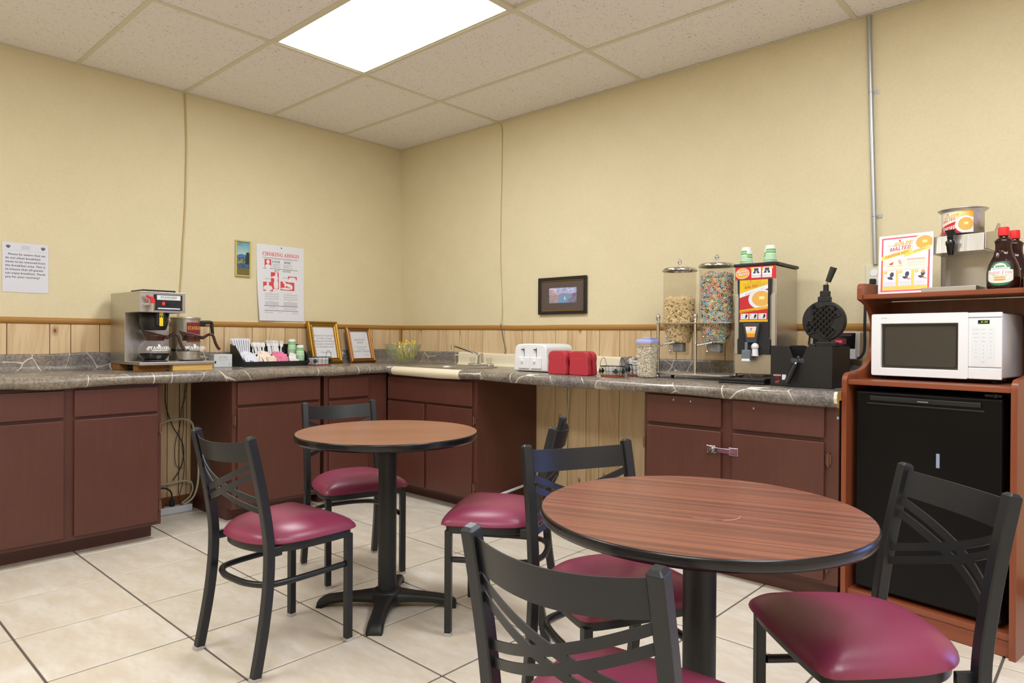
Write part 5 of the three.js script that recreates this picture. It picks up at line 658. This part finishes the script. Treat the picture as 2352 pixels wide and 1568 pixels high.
// ------------------------------------------------------------------ waffle iron
{
  const y0 = cyr(3.5) + 0.0005, t = thing('waffle_iron', 'black flip waffle iron standing open with a state-shaped grid', 'waffle iron', [3.372, y0, 0.52]), W = 0.268;
  const fs = new THREE.Shape(); fs.moveTo(0, 0); fs.lineTo(W, 0); fs.lineTo(W, 0.182); fs.lineTo(0.17, 0.182); fs.bezierCurveTo(0.15, 0.18, 0.156, 0.12, 0.118, 0.12); fs.bezierCurveTo(0.085, 0.12, 0.1, 0.182, 0.062, 0.184); fs.lineTo(0, 0.184); fs.lineTo(0, 0);
  M(t, 'front_plate', ext(fs, 0.006, 0.001, 12).translate(0, 0.002, -0.006), MAT.black); M(t, 'rear_plate', ext(fs, 0.006, 0.001, 12).translate(0, 0.002, -0.26), MAT.black);
  M(t, 'side_plate', b6(W - 0.006, W, 0.002, 0.182, -0.255, -0.007, 0.001), MAT.black); M(t, 'side_plate', b6(0, 0.006, 0.002, 0.182, -0.255, -0.007, 0.001), MAT.black); M(t, 'floor_plate', b6(0.006, W - 0.006, 0.002, 0.008, -0.255, -0.007), MAT.black);
  M(t, 'lower_shell', lathe([[0, 0.07], [0.07, 0.072], [0.092, 0.085], [0.094, 0.105], [0.094, 0.118], [0, 0.118]], 40).translate(0.17, 0, -0.13), MAT.blackMatte);
  M(t, 'lower_handle', [tube([[0.128, 0.122, 0.0], [0.122, 0.112, 0.018], [0.115, 0.095, 0.03]], 0.006, 16, 8)], MAT.chrome); M(t, 'handle_grip', [(() => { const c = rod([0.12, 0.104, 0.024], [0.09, 0.018, 0.05], 0.0135, 16); return c; })()], MAT.blackGloss, 'glossy black grip');
  M(t, 'pivot', [cy(0.012, 0.012, 0.05).rotateX(PI / 2).translate(0.118, 0.118, 0.0), b6(0.09, 0.15, 0.108, 0.13, -0.02, 0.004, 0.004), new THREE.SphereGeometry(0.007, 12, 8).translate(0.13, 0.135, 0.018)], MAT.darkGrey);
  // upper shell standing upright, grid facing out
  const cx = 0.183, cyy = 0.302, cz = -0.165, R = 0.094;
  const u = M(t, 'upper_shell', [lathe([[0, -0.03], [0.08, -0.03], [R, -0.018], [R, 0.012], [R - 0.004, 0.016], [0, 0.016]], 56).rotateX(PI / 2).translate(cx, cyy, cz), bx(0.055, 0.028, 0.035, cx + 0.002, cyy + 0.1, cz, 0.006), bx(0.042, 0.03, 0.03, cx + 0.004, cyy + 0.125, cz, 0.006), cy(0.012, 0.012, 0.04, cx + 0.007, cyy + 0.148, cz, 14), bx(0.05, 0.024, 0.03, cx, cyy - 0.098, cz, 0.005)], MAT.black);
  const tx = [[-0.045, 0.066], [-0.03, 0.071], [-0.018, 0.055], [0.01, 0.066], [0.05, 0.06], [0.068, 0.03], [0.06, 0.018], [0.044, 0.012], [0.03, -0.02], [0.048, -0.035], [0.04, -0.052], [0.012, -0.072], [-0.02, -0.045], [-0.045, -0.052], [-0.062, -0.055], [-0.068, -0.03], [-0.062, -0.002], [-0.045, 0.0], [-0.04, 0.02], [-0.048, 0.045]];
  for (const q of tx) { q[0] *= 1.1; q[1] *= 1.1; }
  const M2 = (p) => [cx + p[0], cyy + p[1], cz + 0.0165];
  M(u, 'grid_rim', tube(tx.map(M2), 0.0042, 120, 6, true), MAT.blackMatte, 'raised outline of the state-shaped mould');
  const inP = (x, y) => { let c = false; for (let i = 0, j = tx.length - 1; i < tx.length; j = i++) { const [xi, yi] = tx[i], [xj, yj] = tx[j]; if ((yi > y) !== (yj > y) && x < (xj - xi) * (y - yi) / (yj - yi) + xi) c = !c; } return c; };
  const studG = new THREE.CylinderGeometry(0.0052, 0.0098, 0.011, 4, 1).rotateY(PI / 4).rotateX(PI / 2), ca = Math.cos(0.82), sa = Math.sin(0.82);
  for (let i = -6; i <= 6; i++) for (let j = -6; j <= 6; j++) { const a = i * 0.0185, b = j * 0.0185, x = a * ca - b * sa, y = a * sa + b * ca; const rim = 0.006; if (!inP(x, y) || !inP(x + rim, y) || !inP(x - rim, y) || !inP(x, y + rim) || !inP(x, y - rim)) continue; const s = M(u, 'grid_stud', studG, MAT.blackGloss); s.position.set(cx + x, cyy + y, cz + 0.0205); s.rotation.z = 0.82; }
  M(t, 'upper_rod', rod([cx + 0.008, cyy + 0.165, cz], [cx + 0.014, cyy + 0.182, cz], 0.005, 8), MAT.chrome); M(t, 'handle_grip', (() => { const g = new THREE.CylinderGeometry(0.0155, 0.0125, 0.07, 18); g.rotateZ(-0.36).translate(cx + 0.028, cyy + 0.214, cz); return g; })(), std(0x2a2a22, 0.4), 'dark ribbed grip');
  M(t, 'hinge_arm', [b6(cx - 0.06, cx - 0.03, 0.12, 0.196, cz - 0.03, cz + 0.03, 0.006), b6(cx - 0.03, cx + 0.06, 0.18, 0.206, cz - 0.03, cz + 0.03, 0.006), rod([cx - 0.075, 0.19, cz - 0.02], [cx - 0.07, 0.235, cz - 0.02], 0.004, 8)], MAT.black);
  M(t, 'caution_print', plane(0.062, 0.048, 0.04, 0.034, 0.0016), print(canv(384, 300, (g, w, h) => { g.fillStyle = '#1a1a1d'; g.fillRect(0, 0, w, h); g.fillStyle = '#b8303a'; g.fillRect(20, 20, 220, 50); textLines(g, ['CAUTION'], 130, 60, 0, 'bold 48px sans-serif', '#e8c8c4'); textLines(g, ['HOT'], 120, 125, 0, 'bold 44px sans-serif', '#9c2a26'); g.fillStyle = '#b8342a'; g.beginPath(); g.moveTo(70, 220); g.lineTo(160, 200); g.lineTo(180, 160); g.lineTo(190, 210); g.lineTo(150, 250); g.lineTo(80, 250); g.fill(); g.fillRect(80, 266, 100, 8); g.fillStyle = '#dcdfe8'; g.fillRect(268, 20, 110, 150); }), 0.5), 'red caution hot print');
}
{ // timer box with red digits behind the waffle iron
  const t = thing('timer_box', 'silver and black digital timer box glowing red behind the waffle iron', 'timer', [3.515, 1.03, 0.045]); t.rotation.set(-0.12, 0, 0);
  M(t, 'case', bx(0.235, 0.14, 0.05, 0, 0.07, 0, 0.006), MAT.steelB); M(t, 'face', b6(-0.105, 0.095, 0.056, 0.134, 0.0252, 0.027), MAT.blackGloss); M(t, 'lower_panel', b6(-0.105, 0.098, 0.006, 0.054, 0.0252, 0.027), std(0xd2d4da, 0.35));
  const dg = (c, bg) => canv(384, 160, (g, w, h) => { g.fillStyle = bg; g.fillRect(0, 0, w, h); g.fillStyle = c; g.font = 'bold 92px monospace'; g.textAlign = 'center'; g.fillText('van', 190, 112); });
  M(t, 'digit_display', plane(0.07, 0.029, 0.02, 0.092, 0.0275), std(0x140406, 0.3, 0, { emissive: 0xffffff, emissiveMap: dg('#ff1038', '#1a0206'), emissiveIntensity: 4.5 }), 'red glowing digits');
  M(t, 'brand_print', plane(0.12, 0.012, 0.02, 0.124, 0.0274), print(canv(512, 52, (g, w, h) => { g.fillStyle = '#131317'; g.fillRect(0, 0, w, h); textLines(g, ['WAFFLE BAKER'], w - 16, 40, 0, 'bold 38px sans-serif', '#8c3a4c', 'right'); }), 0.4));
  M(t, 'knob', [cy(0.018, 0.02, 0.016).rotateX(PI / 2).translate(0.035, 0.03, 0.035)], MAT.blackGloss);
  M(t, 'stand', bx(0.12, 0.11, 0.03, 0, -0.055, 0.008, 0.004), MAT.black);
}
// ------------------------------------------------------------------ on top of the hutch
const HY = 1.3275;
{
  const t = thing('sign_holder', 'upright acrylic sign with waffle instructions and CAUTION HOT banner', 'sign', hp(0.155, HY, 0.222), HA); t.rotation.set(-0.05, HA, 0, 'YXZ'); t.scale.setScalar(1.015);
  M(t, 'sign_panel', b6(-0.105, 0.105, 0.003, 0.252, -0.002, 0.0015), MAT.white); M(t, 'foot', b6(-0.105, 0.07, 0, 0.003, -0.05, 0.006), MAT.plastic);
  M(t, 'printed_sheet', plane(0.203, 0.246, 0, 0.1275, 0.0022), print(canv(820, 990, (g, w, h) => {
    g.fillStyle = '#e6e7f0'; g.fillRect(0, 0, w, h); g.fillStyle = '#e4606c'; g.fillRect(30, 34, w - 60, h - 66); g.fillStyle = '#e8eaf2'; g.fillRect(56, 60, w - 112, h - 116); g.fillStyle = '#e6ead8'; g.fillRect(56, 420, w - 112, 200); malted(g, 150, 200, 86, -0.1); waffle(g, 690, 160, 130, 110);
    g.fillStyle = '#efd764'; g.beginPath(); g.moveTo(30, 350); g.lineTo(520, 232); g.lineTo(520, 300); g.lineTo(w - 30, 200); g.lineTo(w - 30, 268); g.lineTo(390, 380); g.lineTo(390, 330); g.lineTo(30, 420); g.fill(); g.save(); g.translate(280, 335); g.rotate(-0.2); textLines(g, ['CAUTION HOT!'], 0, 12, 0, 'bold 58px sans-serif', '#d8563c', 'center', 380); g.restore(); g.save(); g.translate(620, 285); g.rotate(-0.2); textLines(g, ['Self Serve'], 0, 6, 0, 'italic 40px serif', '#6a5a2c'); g.restore();
    textLines(g, ['ATTENTION!'], 580, 440, 0, 'bold 44px serif', '#c83c48'); g.fillStyle = '#b4bcb0'; for (const y of [468, 494, 522]) g.fillRect(450, y, 270, 5); g.fillStyle = '#cc4450'; g.beginPath(); g.moveTo(160, 480); g.lineTo(230, 450); g.lineTo(215, 500); g.lineTo(165, 500); g.fill(); g.fillStyle = '#e0a8a0'; g.beginPath(); g.ellipse(330, 460, 22, 46, -0.4, 0, 7); g.fill(); g.fillStyle = '#a8b4a8'; g.fillRect(130, 520, 100, 8); g.fillRect(290, 520, 90, 8);
    g.fillStyle = '#efd764'; g.fillRect(56, 600, w - 112, 330); [66, 308, 552].forEach((x, i) => { g.fillStyle = '#e6e9f2'; g.fillRect(x, 590, 210, 280); g.strokeStyle = '#d88c8c'; g.lineWidth = 4; g.strokeRect(x, 590, 210, 280); g.fillStyle = '#e6c840'; g.beginPath(); g.arc(x + 40, 630, 28, 0, 7); g.fill(); textLines(g, [String(i + 1)], x + 40, 642, 0, 'bold 32px sans-serif', '#fff'); g.fillStyle = '#4a4a58'; g.beginPath(); g.ellipse(x + 140, 670, 32, 44, 0.2, 0, 7); g.fill(); g.beginPath(); g.ellipse(x + 115, 730, 48, 22, 0.3, 0, 7); g.fill(); if (i === 2) { g.fillStyle = '#e89a4c'; g.beginPath(); g.arc(x + 140, 640, 28, 0, 7); g.fill(); } if (i) { g.fillStyle = '#dca090'; g.beginPath(); g.ellipse(x + 160, 752, 44, 13, 0.2, 0, 7); g.fill(); } g.fillStyle = '#bcc0cc'; for (let k = 0; k < 4; k++) g.fillRect(x + 20, 795 + k * 18, 170, 5); g.fillRect(x + 20, 690, 50, 5); g.fillRect(x + 20, 706, 40, 5); }); g.fillStyle = '#d8b478'; g.fillRect(240, 895, 330, 5); g.fillRect(270, 912, 280, 5);
  }), 0.3));
}
{
  const t = thing('syrup_dispenser', 'stainless steel syrup warmer stand with black tap', 'dispenser', hp(0.338, HY, 0.255), HA), W = 0.195, D = 0.16;
  M(t, 'back_column', b6(-W / 2 + 0.018, W / 2 - 0.018, 0.012, 0.165, -D, -D + 0.012), MAT.steel); M(t, 'side_flange', b6(-W / 2 + 0.004, -W / 2 + 0.018, 0.012, 0.165, -D, -D + 0.04), MAT.steelB); M(t, 'side_flange', b6(W / 2 - 0.018, W / 2 - 0.004, 0.012, 0.165, -D, -D + 0.04), MAT.steelB);
  M(t, 'shelf_box', ext(shp([[-D, 0.165], [0.01, 0.165], [0.004, 0.23], [-D, 0.236]]), W - 0.004, 0.002, 2).rotateY(-PI / 2).translate(W / 2 - 0.002, 0, 0), MAT.steel);
  const ear = shp([[-D - 0.01, 0.0], [-D - 0.01, 0.284], [-D + 0.012, 0.284], [-D + 0.05, 0.25], [0.0, 0.232], [0.004, 0.17], [-D + 0.03, 0.166], [-D + 0.03, 0]]);
  M(t, 'side_ear', ext(ear, 0.003).rotateY(-PI / 2).translate(W / 2 + 0.004, 0, 0), MAT.steelB); M(t, 'side_ear', ext(ear, 0.003).rotateY(-PI / 2).translate(-W / 2 - 0.001, 0, 0), MAT.steelB);
  M(t, 'drip_tray', [b6(-W / 2 - 0.004, W / 2 - 0.004, 0.0005, 0.02, 0.046, 0.078, 0.002), b6(-W / 2 + 0.034, W / 2 - 0.004, 0.0005, 0.018, -0.06, 0.046, 0.002)], MAT.steelB); M(t, 'base', b6(-W / 2, W / 2, 0.0005, 0.012, -D, -0.061, 0.002), MAT.steelB);
  M(t, 'tap', [lathe([[0, 0.15], [0.011, 0.15], [0.015, 0.185], [0.018, 0.192], [0.018, 0.204], [0.012, 0.208], [0.011, 0.22], [0, 0.22]], 20).translate(-0.01, 0.0, 0.035), ext(shp([[-0.009, 0.218], [0.009, 0.218], [0.016, 0.25], [-0.018, 0.248], [-0.008, 0.232]]), 0.014, 0.002, 2).translate(-0.01, 0, 0.028), cy(0.008, 0.008, 0.035).rotateX(PI / 2).translate(-0.01, 0.198, 0.02)], MAT.blackGloss, 'black plastic tap');
  const p = thing('syrup_pot', 'round steel syrup pot with a printed waffle label in the stand', 'pot', hp(0.338, HY + 0.239, 0.322), HA); const R = 0.074;
  M(p, 'pot_wall', lathe([[0, 0.001], [R, 0.001], [R, 0.09], [R + 0.014, 0.1], [R + 0.015, 0.102], [R + 0.012, 0.103], [R - 0.003, 0.094], [R - 0.003, 0.004], [0, 0.004]], 56), MAT.steelB);
  M(p, 'label_print', new THREE.CylinderGeometry(R + 0.001, R + 0.001, 0.088, 40, 1, true, -0.95, 1.75).translate(0, 0.046, 0), print(canv(1024, 640, (g, w, h) => { g.fillStyle = '#e8e4d4'; g.fillRect(0, 0, w, h); const q = g.createLinearGradient(560, 0, w, 0); q.addColorStop(0, '#efe6c0'); q.addColorStop(1, '#e0a030'); g.fillStyle = q; g.fillRect(560, 0, 464, 200); g.fillStyle = '#d9b02a'; g.beginPath(); g.moveTo(0, 480); g.lineTo(700, 280); g.lineTo(700, 330); g.lineTo(0, 520); g.fill(); g.fillStyle = '#c2262e'; g.beginPath(); g.moveTo(0, 440); g.lineTo(620, 280); g.lineTo(700, 640); g.lineTo(0, 640); g.fill(); malted(g, 70, 230, 115, -0.16); waffle(g, 800, 400, 210, 190); g.save(); g.translate(330, 530); g.rotate(-0.17); textLines(g, ['Syrup'], 0, 0, 0, 'bold 170px sans-serif', '#f4f0ee'); g.restore(); }), 0.35), 'syrup label with waffle');
}
{ // syrup bottles
  const mk = (label, p, s) => {
    const t = thing('syrup_bottle', label, 'bottle', p, HA, 'dark syrup bottles on the hutch');
    const prof = [[0, 0.001], [0.046, 0.001], [0.052, 0.006], [0.054, 0.02], [0.0545, 0.06], [0.051, 0.085], [0.042, 0.11], [0.032, 0.13], [0.027, 0.15], [0.026, 0.17], [0.0285, 0.182], [0.03, 0.187], [0.022, 0.194], [0.0155, 0.199], [0.0155, 0.21]];
    const g = lathe(prof, 56), P = g.attributes.position; for (let i = 0; i < P.count; i++) { const y = P.getY(i), a = Math.atan2(P.getZ(i), P.getX(i)), k = y > 0.125 && y < 0.186 ? 1 + 0.025 * Math.cos(a * 14) : 1; P.setX(i, P.getX(i) * k); P.setZ(i, P.getZ(i) * k * (y < 0.14 ? 0.8 : 0.9)); } g.computeVertexNormals();
    M(t, 'bottle_body', g, std(0x2c0f0c, 0.07)); M(t, 'cap', lathe([[0.0155, 0.205], [0.018, 0.205], [0.018, 0.221], [0.0175, 0.222], [0.018, 0.223], [0.0177, 0.236], [0.016, 0.238], [0, 0.238]], 36), std(0xe02a2c, 0.4), 'red screw cap');
    return t;
  };
  const a = mk('dark syrup bottle with red cap and Sugar Free label on the hutch', hp(0.509, HY, 0.215));
  M(a, 'label_print', grid(20, 10, (u, v) => { const an = (u - 0.5) * 1.75, y = 0.012 + v * 0.094, r = (y < 0.02 ? mix(0.053, 0.0545, (y - 0.006) / 0.014) : y < 0.06 ? 0.0548 : y < 0.085 ? mix(0.0548, 0.0513, (y - 0.06) / 0.025) : mix(0.0513, 0.0423, (y - 0.085) / 0.025)) + 0.0009; return [r * Math.sin(an), y, r * Math.cos(an) * 0.8 + 0.0004, u, v]; }), print(canv(512, 512, (g, w, h) => { g.fillStyle = '#2a0f0c'; g.fillRect(0, 0, w, h); g.fillStyle = '#2c7a4c'; g.beginPath(); g.ellipse(256, 170, 200, 160, 0, PI, 0); g.fill(); g.fillRect(56, 165, 400, 60); g.beginPath(); g.ellipse(256, 400, 200, 108, 0, 0, PI); g.fill(); g.fillStyle = '#e4e8e0'; g.beginPath(); g.ellipse(256, 130, 120, 90, 0, PI, 0); g.fill(); g.fillStyle = '#6a8a5c'; g.fillRect(170, 90, 170, 36); g.fillStyle = '#e4e6e0'; g.fillRect(20, 180, 472, 200); g.beginPath(); g.ellipse(256, 375, 236, 80, 0, 0, PI); g.fill(); g.fillStyle = '#eef0f2'; g.fillRect(80, 135, 350, 50); g.fillStyle = '#8a98a0'; g.fillRect(110, 152, 290, 14); textLines(g, ['Sugar Free'], 256, 262, 0, '92px serif', '#d0525a', 'center', 440); textLines(g, ['Maple Flavor'], 256, 310, 0, 'italic 42px serif', '#7a9484'); g.fillStyle = '#e09a4c'; for (const y of [340, 365, 388]) { g.beginPath(); g.ellipse(256, y, 110, 18, 0, 0, 7); g.fill(); g.fillStyle = g.fillStyle === '#e09a4c' ? '#f0cf9c' : '#e09a4c'; } }), 0.4), 'green and cream Sugar Free label');
  mk('dark syrup bottle with red cap standing behind the labelled bottle', hp(0.512, HY, 0.335));
  const b = thing('spray_bottle', 'white squeeze bottle with orange label behind the syrup bottles', 'bottle', hp(0.572, HY, 0.36), HA); M(b, 'bottle_body', lathe([[0, 0.001], [0.022, 0.001], [0.023, 0.12], [0.02, 0.135], [0.014, 0.14], [0.014, 0.155], [0.008, 0.16], [0.007, 0.185], [0, 0.186]], 24), MAT.white); M(b, 'label_print', cy(0.0236, 0.0236, 0.07, 0, 0.085, 0, 28, true), std(0xd88a1c, 0.5), 'orange label');
}
// ------------------------------------------------------------------ cords and hoses in the open spaces under the counters
{
  const cord = (name, label, pts, r, m) => tag(M(scene, name, tube(pts, r, 80, 6), m), label, 'cord', 'cords under the coffee counter');
  cord('hanging_cable', 'thick black cord hanging under the coffee counter', [[0.06, 0.885, 1.94], [0.05, 0.7, 1.935], [0.05, 0.56, 1.895], [0.045, 0.44, 1.83], [0.04, 0.34, 1.82], [0.04, 0.26, 1.845], [0.04, 0.2, 1.885]], 0.0035, MAT.cordDark);
  cord('thin_cord', 'thin straight cord hanging down the panelling groove under the coffee counter', [[0.02, 0.885, 1.838], [0.02, 0.6, 1.838], [0.02, 0.3, 1.84], [0.02, 0.1, 1.843]], 0.002, MAT.cordDark);
  cord('thin_cord', 'thin looping cord with a kink under the coffee counter', [[0.05, 0.885, 1.79], [0.045, 0.8, 1.815], [0.04, 0.72, 1.812], [0.035, 0.66, 1.83], [0.035, 0.55, 1.84], [0.03, 0.45, 1.865], [0.03, 0.36, 1.87], [0.03, 0.29, 1.86], [0.03, 0.27, 1.82]], 0.002, MAT.cordDark);
  cord('thin_cord', 'thin drooping cord ending on the floor under the coffee counter', [[0.04, 0.885, 1.778], [0.035, 0.7, 1.82], [0.03, 0.55, 1.815], [0.03, 0.42, 1.825], [0.03, 0.3, 1.81], [0.03, 0.18, 1.82], [0.035, 0.07, 1.845], [0.05, 0.035, 1.82]], 0.002, MAT.cordDark);
  tag(M(scene, 'white_hose', tube([[0.08, 0.53, 2.12], [0.08, 0.575, 2.0], [0.08, 0.6, 1.88], [0.1, 0.58, 1.8], [0.14, 0.5, 1.79], [0.18, 0.36, 1.785], [0.18, 0.2, 1.785], [0.13, 0.09, 1.795], [0.08, 0.035, 1.85]], 0.0065, 80, 8), MAT.hose), 'translucent water hose arching under the coffee counter', 'hose');
  tag(M(scene, 'white_hose', tube([[0.06, 0.19, 2.1], [0.05, 0.185, 1.9], [0.05, 0.19, 1.83], [0.08, 0.185, 1.79], [0.1, 0.14, 1.785], [0.09, 0.09, 1.8], [0.07, 0.05, 1.84]], 0.0055, 60, 8), MAT.hose), 'short water hose with a coupling curling down to the floor', 'hose');
  const t = thing('power_strip', 'white power strip on the floor under the coffee counter', 'power strip', [0.09, 0.001, 1.97], LW); M(t, 'housing', bx(0.36, 0.045, 0.05, 0, 0.0225, 0, 0.006), std(0xcfd2da, 0.45));
  for (const x of [-0.12, -0.06, 0.0, 0.06, 0.12]) M(t, 'socket', b6(x - 0.013, x + 0.013, 0.0452, 0.0458, -0.013, 0.013), MAT.darkGrey);
  const pl = thing('black_plug', 'black plug and cord in the power strip', 'plug', [0.09, 0.046, 1.91]); M(pl, 'plug_body', bx(0.024, 0.04, 0.03, 0, 0.021, 0, 0.006), MAT.blackMatte); M(pl, 'cord', tube([[0, 0.04, 0], [0, 0.09, 0.006], [0, 0.12, 0.04], [0, 0.125, 0.1]], 0.005, 30, 8), MAT.blackMatte);
  tag(M(scene, 'hanging_cable', tube([[1.84, 0.87, 0.04], [1.826, 0.7, 0.03], [1.815, 0.5, 0.028], [1.81, 0.3, 0.03]], 0.004, 40, 6), MAT.cordWhite), 'white cord hanging down the panelling beside the sink cabinet', 'cord');
  tag(M(scene, 'white_pipe', rod([1.552, 0.085, 0.575], [1.552, 0.134, 0.03], 0.009, 10), MAT.white), 'white pipe lying along the side of the sink cabinet', 'pipe');
}
renderer.render(scene, camera);
